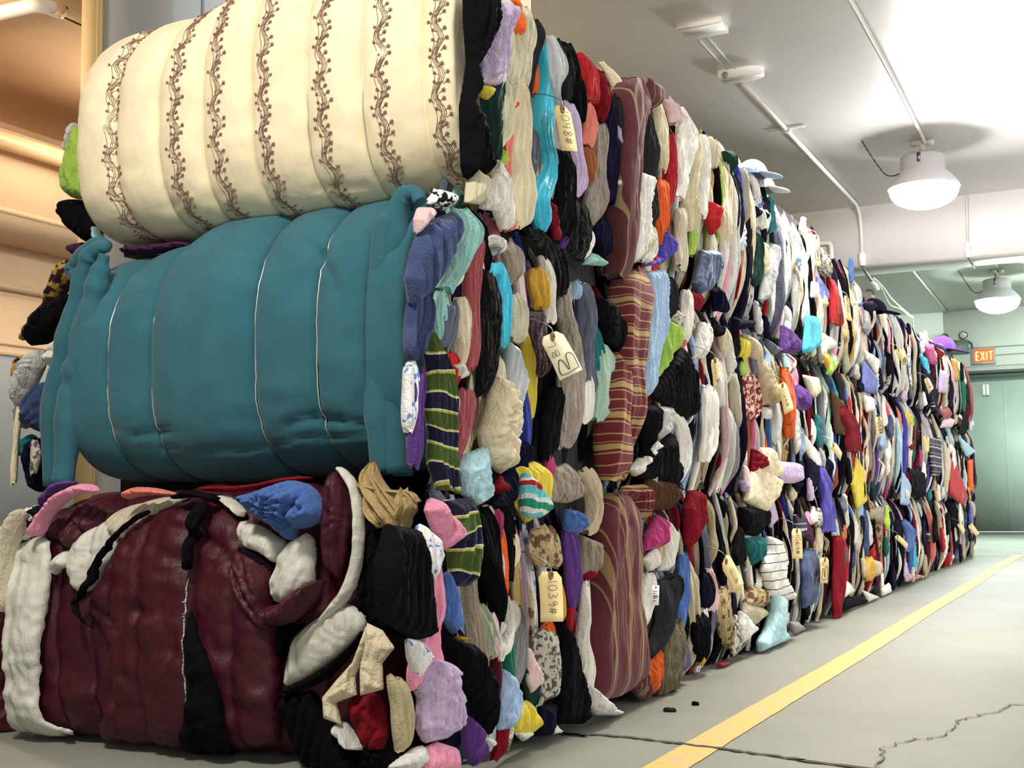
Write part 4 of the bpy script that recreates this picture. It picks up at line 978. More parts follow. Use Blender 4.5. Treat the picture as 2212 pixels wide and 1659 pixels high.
for k in range(NC):
    for r in range(3):
        z0, z1 = zrow(k, r); y0, y1 = YE[k]
        lab = SPECIAL.get((k, r))
        if not lab:
            f = [a for a in feats.get((k, r), []) if a not in used][:2]; used.update(f)
            st = '%s stack' % ORD[k]
            lab = ('baled clothing with %s, %s of the %s' % (' and '.join(f), ROW[r], st)) if f else 'bale of mixed crumpled clothing, %s of the %s' % (ROW[r], st)
            lab = ' '.join(lab.split()[:16])
        bales[k, r] = thing('clothing_bale', (XF - .98, (y0 + y1) / 2, z0), lab, 'clothing bale', 'stacked clothing bales')
FILL = dict(white=24, cream=9, ecru=4, palegrey=9, silver=5, black=19, navy=15, charcoal=9, grey=4, slate=5, khaki=2, beige=2, tan=2, brown=3, maroon=3, crimson=3, red=2,
  denim_cloth=4, skyblue=3, paleblue=2, blue=2, royal=2, violet=1, purple=2, lavender=3, lilac=1, pink=2, palepink=3, rose=2, salmon=1, magenta=1, orange=1, rust=1, mustard=1, yellow=1,
  lime=1, sage=2, mint=1, green=1, darkgreen=3, teal=1, turquoise=1, aqua=1, olive=2, taupe=1, plum=2, print_grey=3, floral_tan=2, floral_white=2, floral_red=1, plaid=2)
names_, wts_ = list(FILL), list(FILL.values())
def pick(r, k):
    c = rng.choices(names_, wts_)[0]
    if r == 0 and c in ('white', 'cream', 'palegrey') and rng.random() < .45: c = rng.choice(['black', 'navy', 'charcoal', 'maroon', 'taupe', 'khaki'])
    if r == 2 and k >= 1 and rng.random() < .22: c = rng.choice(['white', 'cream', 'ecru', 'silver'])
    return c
seedc = [100]
def sd(): seedc[0] += 17; return seedc[0]
def xface(k, y, z):
    return XF - (.05 if k == 0 else .0) + .02 * math.sin(y * 2.1) + .015 * math.sin(z * 5 + k)
for (k, r), bl in bales.items():
    z0, z1 = zrow(k, r); y0, y1 = YE[k]; near = k == 0
    ins = .05
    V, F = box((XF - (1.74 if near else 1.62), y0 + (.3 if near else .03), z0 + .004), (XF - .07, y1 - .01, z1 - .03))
    put('packed_core', V, F, 'core_shade', bl, smooth=False)
    wa, wb = (.019 + .002 * k, .042 + .003 * k) if k < 2 else (.017 + .0035 * k, .036 + .0075 * k)
    ns, M = (30, 34) if k < 2 else (24, 26) if k < 5 else (14, 18)
    y = y0 + .02
    while y < y1 - .01:
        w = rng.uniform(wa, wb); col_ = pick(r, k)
        n = rng.choices([1, 2, 3], [8, 5, 1] if k < 4 else [7, 4, 0])[0]
        cuts = sorted([rng.uniform(.2, .8) for _ in range(n - 1)]); cuts = [0] + cuts + [1]
        for j in range(n):
            if j: col_ = pick(r, k)
            a = z1 - .015 - (z1 - z0 - .02) * cuts[j]; b = z1 - .015 - (z1 - z0 - .02) * cuts[j + 1]
            a = min(a + rng.uniform(0, .05), z1 + (rng.uniform(-.04, .012) if r == 2 else rng.uniform(-.03, .01)))
            b = max(b - rng.uniform(0, .06), z0 + (.006 if r == 0 else rng.uniform(-.06, .02)))
            if a - b < .06: continue
            dy = rng.uniform(-.03, .03); m = 5
            path = []
            for q in range(m):
                t = q / (m - 1); zz = a + (b - a) * t
                bow = .035 * (1 - (2 * (zz - z0) / (z1 - z0) - 1) ** 4) - .03 - (.03 if q in (0, m - 1) and rng.random() < .75 else 0)
                path.append((y + w / 2 + dy * (t - .5) + rng.uniform(-.008, .008), zz, w * rng.uniform(.9, 1.65), bow + xface(k, y, zz) - XF))
            V, F = strip(path, rng.uniform(.018, .036) * (1 + .05 * k), rng.uniform(2.6, 5.2) / (1 + .1 * k), sd(), ns, M, base=rng.uniform(-.085, -.01), pinch=.8)
            put('garment_fold' if j == 0 else 'garment_hem', to_S(V), F, col_, bl)
        y += w * rng.uniform(.62, .85) if 0 < k < 6 else w * rng.uniform(.72, .95)
    # thin turned edges and straps between the folds
    for q in range(16 if k < 4 else 8 if k < 7 else 0):
        w = rng.uniform(.006, .014) * (1 + .12 * k); cy = rng.uniform(y0 + .03, y1 - .03); h = rng.uniform(.15, .5); top = rng.uniform(z0 + h, z1 - .02) if z1 - .02 > z0 + h else z1 - .02
        path = [(cy + rng.uniform(-.02, .02), top - h * t, w * rng.uniform(.8, 1.4), rng.uniform(-.01, .012) - (.03 if t in (0, 1) else 0)) for t in (0, .33, .66, 1)]
        V, F = strip(path, .014, 4, sd(), 18, 12, base=.012 + (-.05 if k == 0 else 0)); put('fabric_edge', to_S(V), F, rng.choice(['white', 'white', 'cream', 'black', 'black', 'navy', 'palegrey', 'crimson', 'skyblue', 'ecru']), bl)
    # hems, cuffs and corners that hang loose between the folds
    for q in range(2 if k == 0 else 2 if k == 1 else 8 if k < 6 else 5):
        s_ = 1 + .09 * k
        cy = rng.uniform(y0 + .06, y1 - .06); top = rng.uniform(z0 + .18, z1 + .03)
        if q < 3 and r: top = z0 + rng.uniform(.06, .16)
        h = rng.uniform(.1, .3); h = min(h, top - z0 + (.05 if r else -.008)); w0 = rng.uniform(.02, .05) * s_; w1 = rng.uniform(.06, .15) * s_; sl = rng.uniform(-.06, .06)
        if h < .07: continue
        out = [(cy - w0/2, top), (cy + w0/2, top), (cy + sl + w1*.55, top - h*.75), (cy + sl + w1*.45, top - h*rng.uniform(.85, 1)), (cy + sl - w1*.3, top - h), (cy + sl - w1*.55, top - h*.7)]
        res = pillow(out, rng.uniform(.02, .04), sd(), 260 if k < 4 else 110, crumple=rng.uniform(0, .012), corner=0)
        if res: 
            V, F = res; V[:, 2] += rng.uniform(.01, .045); put('hanging_hem', to_S(V), F, pick(r, k), bl)
for k, r, typ, colr, kind, R, zone in items:
    bl = bales[k, r]; far = zone in 'GH'
    adj = ADJ.get(colr, colr.replace('_', ' ')); kn = kind.replace('_', ' ')
    lab = None if colr in ('core_shade',) else (kn if adj.split()[0] in kn else adj + ' ' + kn)
    R = R.copy(); zi = 1
    R[:, 1] = np.clip(R[:, 1], .008, TOPZ[k] + .02)
    if typ == 'S':
        wide = R[:, 2].max()
        V, F = strip(R, min(.045, .009 + wide * .22) if not colr.startswith('comforter') else min(.11, .05 + wide * .3), .6 if colr.startswith('comforter') else rng.uniform(2.4, 4.2), sd(), 44 if not far else 22, 40 if not far else 20, base=.012 if not far else .04, pinch=.45, soft=colr.startswith('comforter'))
        if colr.startswith('comforter'): V[:, 2] -= .02
    else:
        span = np.ptp(R, axis=0).min()
        cr = .03 if any(w in kn for w in ('crumpled', 'knotted', 'knot', 'twisted', 'bundle')) else .006
        res = pillow(R, min(.028, .012 + span * .1) * (.6 if far else 1), sd(), 1100 if not far else 240, crumple=min(cr, span * .3), wr=1.0, puff=min(.012, span * .08) if not far else 0, corner=0)
        if not res: continue
        V, F = res; V[:, 2] += .032 if not far else .03
    if kind in ('white_trouser_leg', 'white_trouser_hem', 'charcoal_trousers', 'blue_towel', 'striped_shirt', 'olive_trousers', 'striped_knit_hat'): V[:, 2] += .035
    if k == 0: V[:, 2] += .045 * np.clip((3.86 - V[:, 0]) / .2, 0, 1)
    V[:, 1] = np.maximum(V[:, 1], .004)
    put(kind, to_S(V), F, colr, bl, label=lab)

# ------------------------------------------------------------------ comforter fronts of the nearest stack
def crease_field(X, Z, cr):
    d = np.zeros_like(X)
    for x0, z0, x1, z1, w, dep in cr:
        a = np.array([x0, z0]); b = np.array([x1, z1]); ab = b - a; L2 = ab @ ab
        t = ((X - a[0]) * ab[0] + (Z - a[1]) * ab[1]) / L2; tc_ = np.clip(t, 0, 1)
        D = np.hypot(X - a[0] - tc_ * ab[0], Z - a[1] - tc_ * ab[1])
        d += dep * np.exp(-(D / w) ** 2) * np.clip(np.minimum(t + .15, 1.15 - t) * 5, 0, 1)
    return d
class Comforter:
    def __init__(s, seams, zb, zt, yb, D0, amp=.26, amax=.085, p=2.6, pb=2.8, creases=(), wr=.004, sd_=0):
        s.x = np.array(seams); s.zb = zb; s.zt = zt; s.yb = yb; s.D0 = D0; s.p = p; s.pb = pb; s.cr = creases; s.wr = wr; s.sd = sd_
        s.A = np.array([min(amax, amp * (b - a)) for a, b in zip(s.x[:-1], s.x[1:])])
    def lobe(s, X):
        i = np.clip(np.searchsorted(s.x, X) - 1, 0, len(s.x) - 2)
        t = np.clip((X - s.x[i]) / (s.x[i+1] - s.x[i]), 0, 1)
        return s.A[i] * (1 - np.abs(2*t - 1) ** 2.3) ** (1 / 2.3)
    def zz(s, X):
        b = s.lobe(X); mx = s.A.max()
        zt = np.interp(X, *s.zt) + .75 * (b - mx); zb = np.interp(X, *s.zb) - .45 * (b - mx)
        return (zt + zb) / 2, (zt - zb) / 2, b
    def out(s, X, Z):
        X = np.asarray(X, float); Z = np.asarray(Z, float)
        zc, hh, b = s.zz(X); q = np.clip(np.abs((Z - zc) / hh), 0, 1)
        pp = np.where(Z > zc, s.p, s.pb); o = (s.D0 + b) * (1 - q ** pp) ** (1 / pp)
        o = o - crease_field(X, Z, s.cr) + s.wr * (vn(X * 9, Z * 22, s.sd) + .5 * vn(X * 31, Z * 40, s.sd + 1) - .75) * 2
        # gathers running out from the tie grooves
        g = np.exp(-(b / .02) ** 2); return o + g * .006 * (vn(X * 6, Z * 55, s.sd + 3) - .5)
    def sg(s, th): return np.sign(np.sin(th)) * np.abs(np.sin(th)) ** (2 / np.where(th > 0, s.p, s.pb))
    def mesh(s, cols=18, rows=64):
        X = []
        for a, b in zip(s.x[:-1], s.x[1:]): X += list(a + (b - a) * (1 - np.cos(np.linspace(0, math.pi, cols, endpoint=False))) / 2)
        X = np.array(X + [s.x[-1]]); th = np.linspace(-math.pi / 2, math.pi / 2, rows)
        zc, hh, b = s.zz(X); sg = s.sg(th)
        Z = zc[:, None] + hh[:, None] * sg[None] * .9999
        XX = np.repeat(X[:, None], rows, 1); O = s.out(XX, Z)
        ext = [-.06, -.3]
        Zt, Zb = Z[:, -1:], Z[:, :1]
        ZZ = np.hstack([Zb, Zb, Z, Zt, Zt]); n = rows + 4
        OO = np.hstack([np.full((len(X), 1), ext[1]), np.full((len(X), 1), ext[0]), O, np.full((len(X), 1), ext[0]), np.full((len(X), 1), ext[1])])
        XX = np.repeat(X[:, None], n, 1)
        # close the two ends
        XX = np.vstack([XX[:1] + .01, XX, XX[-1:] - .01]); ZZ = np.vstack([ZZ[:1], ZZ, ZZ[-1:]]); OO = np.vstack([np.full((1, n), -.2), OO, np.full((1, n), -.2)])
        m = len(XX); V = np.stack([XX, ZZ, OO], -1).reshape(-1, 3)
        i = np.arange(m - 1)[:, None]; k = np.arange(n - 1)[None]
        q = np.stack([i*n + k, (i+1)*n + k, (i+1)*n + k + 1, i*n + k + 1], -1).reshape(-1, 4)
        return to_F(V, s.yb), [q]
    def at(s, p):
        y = s.yb - s.D0
        for _ in range(4):
            h_ = hit(p, 1, y); y = s.yb - float(s.out(h_[0], h_[2]))
        return h_[0], h_[2]
def X_at(pxx, pyy, y): return float(hit((pxx, pyy), 1, y)[0])
def Kpt(z, pts, y): return [tuple(hit(px(z, *p), 1, y)[[0, 2]]) for p in pts]
def creases(zone, lst, y): 
    o = []
    for x0, y0, x1, y1, w, d in lst:
        a = hit(px(zone, x0, y0), 1, y); b = hit(px(zone, x1, y1), 1, y); o.append((a[0], a[2], b[0], b[2], w, d))
    return o
# cream, top
bl = bales[0, 2]
sm = [X_at(p, 290, 3.53) for p in (172, 258, 348, 443, 548, 668, 788, 918, 985)]
cream = Comforter(sm, ([-3.7, -2.9, -1.9], [1.855, 1.85, 1.87]), ([-3.7, -3.35, -3.0, -2.8, -1.9], [2.72, 2.76, 2.78, 2.90, 2.86]), 3.95, .42, amp=.2, amax=.075, p=2.1, pb=3.6, sd_=3,
   creases=creases('J', [(1370,860,1480,850,.01,.008),(1480,850,1640,840,.012,.010),(640,960,760,940,.012,.006),(1620,400,1720,410,.007,.007),(730,340,800,338,.006,.006),(1330,920,1440,905,.01,.006)], 3.45))
V, F = cream.mesh(); com = put('comforter', V, F, 'cream_comforter', bl, label='cream comforter with brown embroidered bands'); sub(bl, com)
def band(cf, xc, amp=.012, per=.125, side=1):
    th = np.linspace(-math.pi/2 + .12, math.pi/2 - .02, 400); zc, hh, b = cf.zz(np.full(1, xc))
    Z = zc + hh * cf.sg(th); O = cf.out(np.full(400, xc), Z)
    arc = np.concatenate([[0], np.cumsum(np.hypot(np.diff(Z), np.diff(O)))])
    def P(a, dx):
        z = np.interp(a, arc, Z); x = xc + dx; return np.stack([x, cf.yb - cf.out(x, z) - .0015, z], -1)
    parts = []; a = np.linspace(0, arc[-1], int(arc[-1] / .009))
    for off, am in ((-.008, 1.0), (-.002, .9), (.004, 1.0), (.009, 1.15)):
        parts.append(tube(P(a, off + amp * am * np.sin(a * 2*math.pi / per) + .002 * np.sin(a * 300)), .0013, 4, False))
    parts.append(tube(P(a, -.019 + .6 * amp * np.sin(a * 2*math.pi / per + .5)),   .0011, 4, False))
    s_ = .01
    while s_ < arc[-1] - .01:
        for sgn, rr in ((side, .0075), (-side, .0055)):
            if sgn < 0 and rng.random() < .4: continue
            dx = amp * math.sin(s_ * 2*math.pi / per) + sgn * rng.uniform(.018, .031)
            c = P(np.array([s_]), np.array([dx]))[0]; e0 = P(np.array([s_ - .01]), np.array([dx - sgn * .016]))[0]
            parts.append(tube([e0, (e0 + c) / 2, c], .0011, 4, False))
            for q in range(3):
                an = q * math.pi / 3 + .3; d = np.array([math.cos(an) * rr, 0, math.sin(an) * rr])
                parts.append(tube([c - d + (0, -.001, 0), c + (0, -.002, 0), c + d + (0, -.001, 0)], .0017, 4, False))
        s_ += rng.uniform(.022, .034)
    return join(parts)
for p in (226, 368, 457, 562, 688, 818, 935):
    V, F = band(cream, X_at(p, 290, 3.47)); put('embroidered_band', V, F, 'embroidery', com)
def wires(cf, bl, pxs, ymid, y, lab=None):
    for p in pxs:
        xc = X_at(p, ymid, y); th = np.linspace(-math.pi/2 + .05, math.pi/2 - .05, 60); zc, hh, b = cf.zz(np.full(1, xc))
        Z = zc + hh * cf.sg(th)
        xs_ = xc + .002 * np.sin(th * 3); O = cf.out(xs_, Z)
        V, F = tube(np.c_[xs_, cf.yb - O + .002 - .007 * np.clip(np.cos(th * 1.7 + .5 * math.sin(p)), -.5, 1), Z], .0024, 6); put('baling_wire', V, F, m_wire, bl, label='steel baling wire with glints painted into its white colour')
m_wire = plain('wire_glint', (232,232,234), .3, .55)  # near-white base stands in for highlights along the wire
wires(cream, bl, (668, 788), 290, 3.53)
def FP(name, bl, colr, zone, pts, y, thick=.06, crumple=.01, label=None, n=700, cf=None, wr=1.0, off=.0, ang=None, edge=None, corner=1, puff=None, fold=9.0):
    puff = thick * .45 if puff is None else puff; thick = min(.035, thick * .5)
    if cf: P = [cf.at(px(zone, *p)) for p in pts]
    else: P = Kpt(zone, pts, y)
    if colr == 'lining': wr = .45
    res = pillow(P, thick, sd(), n, crumple=crumple, wr=wr, base=(lambda X, Z: cf.out(X, Z) + off) if cf else None, ang=ang, edge=edge, corner=corner, puff=puff, fold=fold)
    V, F = res; V = to_F(V, cf.yb if cf else y); V[:, 2] = np.maximum(V[:, 2], .004)
    return put(name, V, [f[:, ::-1] for f in F], colr, bl, label=label)
def FS(name, bl, colr, zone, pts, y, thick=.05, base=0.0, label=None, nf=2.5, pinch=.4):
    rows = []
    for x, yy_, w in pts:
        c = hit(px(zone, x, yy_), 1, y); a = hit(px(zone, x - w/2, yy_), 1, y); b = hit(px(zone, x + w/2, yy_), 1, y); rows.append((c[0], c[2], abs(b[0] - a[0])))
    V, F = strip(rows, thick, nf, sd(), 40, 30, base, pinch); V[:, 1] = np.maximum(V[:, 1], .004)
    return put(name, to_F(V, y), [f[:, ::-1] for f in F], colr, bl, label=label)
FP('lime_shirt', bl, 'lime', 'J', [(372,580),(400,690),(445,800),(440,960),(350,950),(300,910),(330,720)], 3.75, .05, .02, 'lime green shirt')
FP('grey_hem', bl, 'palegrey', 'J', [(355,580),(375,600),(330,740),(308,710)], 3.78, .03)
FP('black_sleeve', bl, 'black', 'J', [(335,950),(440,960),(490,1130),(430,1175),(330,1080)], 3.8, .07, .03, 'black crumpled sleeve')
FP('blue_hem', bl, 'paleblue', 'J', [(450,1060),(505,1160),(470,1160)], 3.7, .03)
FP('plum_hem', bl, 'plum', 'J', [(600,1180),(760,1170),(900,1150),(920,1190),(760,1215),(580,1215)], 3.72, .04, .02)
# teal, middle
bl = bales[0, 1]
sm = [X_at(p, 760, 3.48) for p in (150, 238, 334, 556, 688, 792, 872)]
teal = Comforter(sm, ([-3.8, -2.9, -1.9], [.925, .915, .945]), ([-3.8, -3.3, -2.9, -2.5, -1.9], [1.83, 1.85, 1.93, 1.95, 1.98]), 3.90, .42, amp=.2, amax=.075, p=2.2, pb=3.0, sd_=9,
   creases=creases('K', [(1360,250,1450,310,.018,.02),(1430,310,1535,415,.012,.022),(1535,415,1600,580,.010,.012),(1285,1140,1420,1100,.016,.018),(1420,1100,1555,1120,.016,.022),(1555,1120,1760,1140,.013,.015),
     (1290,1195,1550,1195,.008,.010),(1560,1185,1770,1172,.008,.010),(545,1192,770,1160,.012,.018),(830,1272,1060,1262,.007,.009),(1060,1262,1290,1220,.007,.009),(1520,800,1710,702,.008,.009),
     (1330,690,1450,850,.006,.006),(1450,850,1520,910,.006,.008),(690,270,1380,240,.008,.005),(640,1255,780,1250,.007,.008),(430,1150,530,1180,.008,.006),(630,640,740,625,.006,.005)], 3.40))
V, F = teal.mesh(20, 72); com = put('comforter', V, F, 'teal_comforter', bl, label='smooth teal comforter')
wires(teal, bl, (238, 334, 556, 688), 760, 3.48)
def T3(zone, pts, y, r, name, colr, n=50, bl=bl, lab=None, seg=14):
    P = [hit(px(zone, *p[:2]), 1, y + (p[2] if len(p) > 2 else 0)) for p in pts]
    P = smoothpath(P, n); rr = np.array(r) if not np.isscalar(r) else np.full(2, r)
    R = np.interp(np.linspace(0, 1, n), np.linspace(0, 1, len(rr)), rr) * (.85 + .3 * vn(np.arange(n) * .35, 0, sd()))
    V, F = tube(P, R, seg); V[:, 2] = np.maximum(V[:, 2], .004); return put(name, V, F, colr, bl, label=lab)
T3('K', [(1890,1380),(1880,1000),(1880,600),(1890,200),(1930,60),(1985,40,-.01),(2010,80,-.02)], 3.53, [.05,.052,.05,.045,.036,.026,.02], 'comforter_edge', 'teal_comforter')
T3('K', [(1925,1390),(1915,1000),(1912,600),(1915,250),(1950,110),(1990,100)], 3.57, [.036,.04,.038,.034,.025,.015], 'comforter_edge', 'teal_comforter')
T3('K', [(1835,1370),(1825,1000),(1830,600),(1850,220),(1880,110)], 3.52, [.05,.055,.055,.045,.02], 'comforter_edge', 'teal_comforter')
T3('K', [(240,1440),(260,1100),(310,850),(370,600),(400,430),(430,340),(480,300),(515,300)], 3.55, [.03,.05,.055,.05,.04,.034,.028,.018], 'comforter_edge', 'teal_comforter')
T3('K', [(300,1430),(340,1100),(380,900),(430,650),(470,450),(500,330)], 3.50, [.04,.055,.06,.05,.04,.02], 'comforter_edge', 'teal_comforter')
T3('K', [(400,520),(365,430),(345,410),(360,380),(420,320),(470,285),(520,290)], 3.58, [.02,.03,.026,.03,.034,.03,.02], 'comforter_edge', 'teal_comforter')
FP('black_jacket', bl, 'black', 'K', [(310,525),(385,510),(340,700),(230,760),(130,770),(200,620)], 3.82, .08, .03, 'black jacket')
FP('printed_scarf', bl, 'print_gold', 'K', [(250,530),(340,330),(375,420),(300,530),(200,640),(120,740),(100,745),(150,650)], 3.88, .06, .02, 'gold printed scarf')
FP('maroon_knit', bl, 'plum', 'K', [(350,285),(420,270),(400,350),(350,335)], 3.8, .05, .03)
FP('white_sock', bl, 'white', 'K', [(240,800),(320,705),(335,840),(280,880),(230,860)], 3.74, .06, .02, 'white sock')
FP('white_cloth', bl, 'palegrey', 'K', [(120,860),(205,770),(215,850),(170,950),(100,1080),(75,1020)], 3.82, .06, .02, 'white cloth')
FP('denim_bundle', bl, 'denim_cloth', 'K', [(140,1000),(240,920),(265,1050),(240,1200),(140,1150)], 3.8, .08, .03, 'denim bundle')
FP('print_hem', bl, 'print_gold', 'K', [(90,850),(130,800),(130,880),(80,980)], 3.86, .05, .02)
FP('taupe_hem', bl, 'taupe', 'K', [(80,1060),(150,1010),(160,1150),(110,1170)], 3.9, .05, .02)
FS('fabric_strap', bl, 'cream', 'K', [(92,1060,24),(75,1230,18),(62,1430,26)], 3.75, .012, label='cream fabric strap')
FP('teal_hem', bl, 'teal', 'K', [(90,1240),(170,1175),(160,1300),(110,1305)], 3.82, .06)
FP('navy_shirt', bl, 'navy', 'K', [(150,1220),(260,1190),(255,1460),(170,1470)], 3.8, .07, .02)
FS('printed_strap', bl, 'print_grey', 'K', [(165,1230,40),(175,1290,44),(165,1370,20)], 3.7, .02)
# maroon, bottom
bl = bales[0, 0]
sm = [X_at(p, 1400, 3.42) for p in (-6, 36, 112, 190, 252, 320, 436, 520, 612, 700, 760)]
mar = Comforter(sm, ([-4.2, -1.9], [.0, .0]), ([-4.2, -3.75, -3.4, -2.9, -2.5, -2.2], [.70, .80, .90, .93, .93, .90]), 3.68, .22, amp=.2, amax=.05, p=2.5, pb=3.2, wr=.012, sd_=21,
   creases=creases('Q', [(1030,480,1220,610,.02,.03),(1060,650,830,560,.02,.015),(1220,620,1400,900,.016,.02),(1240,600,1450,640,.016,.014),(590,600,450,790,.02,.02),(460,790,600,920,.02,.025),(740,880,850,870,.015,.012),(600,1340,780,1350,.014,.012),
     (560,950,600,1330,.02,.02),(740,860,600,930,.014,.014),(1060,480,850,420,.012,.012),(1060,480,960,350,.012,.012),(1210,620,1090,640,.012,.014)], 3.42))
V, F = mar.mesh(18, 64); V[:, 2] = np.maximum(V[:, 2], .003)
com = put('comforter', V, F, 'maroon_satin', bl, label='shiny maroon comforter')
MP = lambda name, colr, pts, thick=.04, crumple=.006, label=None, off=.0, **k_: FP(name, bl, colr, 'Q', pts, 0, thick, crumple, label, cf=mar, off=off, **k_)
MP('comforter_hump', 'maroon_satin', [(240,470),(300,380),(390,320),(480,285),(490,400),(440,500),(390,560),(330,520)], .09, .01)
MP('comforter_hump', 'maroon_satin', [(465,280),(560,262),(670,262),(660,350),(560,420),(440,500)], .08, .01)
MP('lining_band', 'lining', [(370,710),(385,530),(460,460),(560,410),(640,370),(620,520),(590,610),(450,795)], .06, .004, 'white lining band', off=.02, puff=.015)
MP('lining_band', 'ecru', [(560,415),(650,340),(780,305),(890,285),(1000,275),(850,370),(720,440),(620,520)], .06, .004, 'beige lining band', off=.02, puff=.015)
MP('lining_band', 'lining', [(290,690),(310,600),(385,545),(380,640),(325,655)], .05, .004, off=.02)
MP('comforter_flap', 'maroon_satin', [(600,1545),(590,1340),(560,950),(480,860),(460,780),(560,660),(600,560),(700,430),(830,350),(1000,300),(1150,300),(1240,360),(1285,430),(1330,560),(1400,800),(1430,1000),(1440,1300),(1480,1570),(1000,1575)], .028, .005, off=.02, n=2200, edge=.06, ang=1.5, puff=.035, fold=3.2)
MP('dark_piping', 'black', [(590,600),(640,520),(740,420),(840,350),(850,362),(750,435),(655,535),(605,620),(580,720),(470,800),(478,830),(590,940),(570,940),(462,850),(455,790),(560,690)], .03, 0, 'black edge piping', off=.10, n=200)
MP('tie_strap', 'black', [(1110,330),(1160,305),(1180,340),(1125,430),(1105,520),(1095,600),(1075,655),(1052,640),(1060,540),(1080,420)], .04, .01, 'black tie strap', off=.13)
MP('lining_lapel', 'lining', [(1270,395),(1400,445),(1492,520),(1470,600),(1440,625),(1380,575),(1260,525),(1248,470)], .07, .006, 'white lining lapel', off=.05, puff=.008)
MP('lining_corner', 'lining', [(1140,280),(1220,272),(1290,350),(1275,400),(1220,340)], .05, .004, off=.05)
MP('dark_piping', 'black', [(1255,525),(1330,560),(1440,640),(1430,660),(1320,590),(1250,545)], .03, 0, off=.05, n=150)
MP('comforter_fold', 'maroon_satin', [(1215,640),(1260,540),(1360,590),(1440,650),(1430,830),(1450,920),(1440,980),(1330,880),(1260,760)], .06, .012, off=.06, ang=2.2)
MP('gap_shade_patch', 'black', [(1035,830),(1070,870),(1200,1180),(1330,1570),(1100,1570),(1045,1330),(1015,1000)], .02, .008, 'black wedge standing in for the shade of a gap', off=.095)  # black sheet laid on in place of the shaded gap
MP('lining_pad', 'lining', [(1430,815),(1445,640),(1490,540),(1640,445),(1650,700),(1600,760),(1520,825)], .12, .004, 'white lining pad', off=.06, puff=.03)
MP('comforter_hem', 'maroon_satin', [(1420,830),(1530,815),(1640,710),(1735,690),(1700,770),(1600,900),(1500,930),(1440,910)], .07, .01, off=.10)
MP('seam_tape', 'silver', [(1024,690),(1030,695),(1011,900),(1007,1010),(1027,1330),(1021,1330),(1001,1010),(1004,900)], .012, 0, 'thin pale seam', off=.085, n=150)
MP('hanging_border', 'lining', [(75,540),(180,500),(310,478),(300,640),(265,900),(240,1100),(240,1290),(300,1440),(418,1455),(415,1490),(170,1508),(110,1430),(78,1200),(70,800)], .03, .008, 'grey white hanging border', off=.04, n=900, puff=.006)
FP('maroon_hem', bl, 'maroon_satin', 'Q', [(-40,760),(90,735),(80,1000),(85,1300),(105,1500),(0,1525),(-60,1500)], 3.62, .10, .012)
W_ = 3.42
FP('lining_edge', bl, 'lining', 'Q', [(1690,135),(1740,138),(1800,205),(1838,330),(1840,560),(1812,720),(1750,830),(1670,900),(1560,1010),(1500,1060),(1490,1040),(1560,960),(1640,870),(1735,750),(1782,600),(1795,420),(1778,270),(1735,190)], 3.40, .05, .006, 'white folded lining edge', n=900, puff=.012)
FP('comforter_flap', bl, 'maroon_satin', 'Q', [(1630,480),(1650,300),(1665,180),(1710,150),(1765,220),(1785,400),(1760,560),(1735,710),(1695,695),(1640,640)], 3.42, .09, .012, 'upright maroon comforter flap', edge=.06, puff=.02)
FP('lining_fold', bl, 'lining', 'Q', [(1480,1010),(1560,930),(1680,850),(1770,825),(1840,880),(1855,950),(1780,1030),(1680,1120),(1560,1200),(1435,1262),(1450,1140)], 3.42, .09, .008, 'white padded lining fold', puff=.018)
FP('dark_lining', bl, 'black', 'Q', [(1430,850),(1500,930),(1600,900),(1560,960),(1490,1010),(1450,1150),(1420,1130),(1425,1000)], 3.46, .05, .01)
FP('dark_lining', bl, 'black', 'Q', [(1860,925),(1840,1000),(1760,1110),(1640,1230),(1440,1290),(1436,1262),(1560,1205),(1700,1110),(1800,1020)], 3.43, .05, .008)
FP('black_coat', bl, 'black', 'Q', [(1415,1300),(1450,1270),(1640,1225),(1660,1400),(1760,1500),(1840,1620),(1840,1690),(1560,1690),(1450,1460)], 3.47, .10, .006, 'black nylon coat', puff=.02)
FP('cream_cardigan', bl, 'cream', 'Q', [(1855,925),(1930,960),(1995,1052),(1932,1130),(1938,1262),(1822,1294),(1820,1150),(1845,1040)], 3.36, .035, .008, 'cream cardigan panel', puff=.004, corner=0)
FP('cream_sleeve', bl, 'cream', 'Q', [(1855,930),(1868,1010),(1825,1120),(1795,1200),(1802,1290),(1700,1330),(1728,1442),(1640,1410),(1630,1300),(1700,1215),(1785,1120)], 3.38, .035, .008, 'cream cardigan sleeve', puff=.004, corner=0)
FP('white_sleeve', bl, 'palegrey', 'Q', [(1690,1440),(1740,1415),(1790,1480),(1845,1570),(1780,1565)], 3.42, .05, .01)
FP('red_lining', bl, 'crimson', 'Q', [(1760,1300),(1930,1270),(1965,1560),(1850,1580),(1800,1450)], 3.45, .05, .01, 'dark red lining')
FP('dark_trousers', bl, 'black', 'Q', [(1830,1500),(1980,1450),(2020,1690),(1800,1690)], 3.5, .06, .015)
FP('black_sleeve', bl, 'black_fleece', 'Q', [(1880,440),(2000,430),(2050,560),(2090,980),(2000,1000),(1900,930),(1830,860),(1840,600)], 3.5, .08, .015, 'black fleece sleeve')
FP('printed_hem', bl, 'navy', 'Q', [(1830,250),(1900,300),(1880,420),(1840,430)], 3.52, .04, .01)

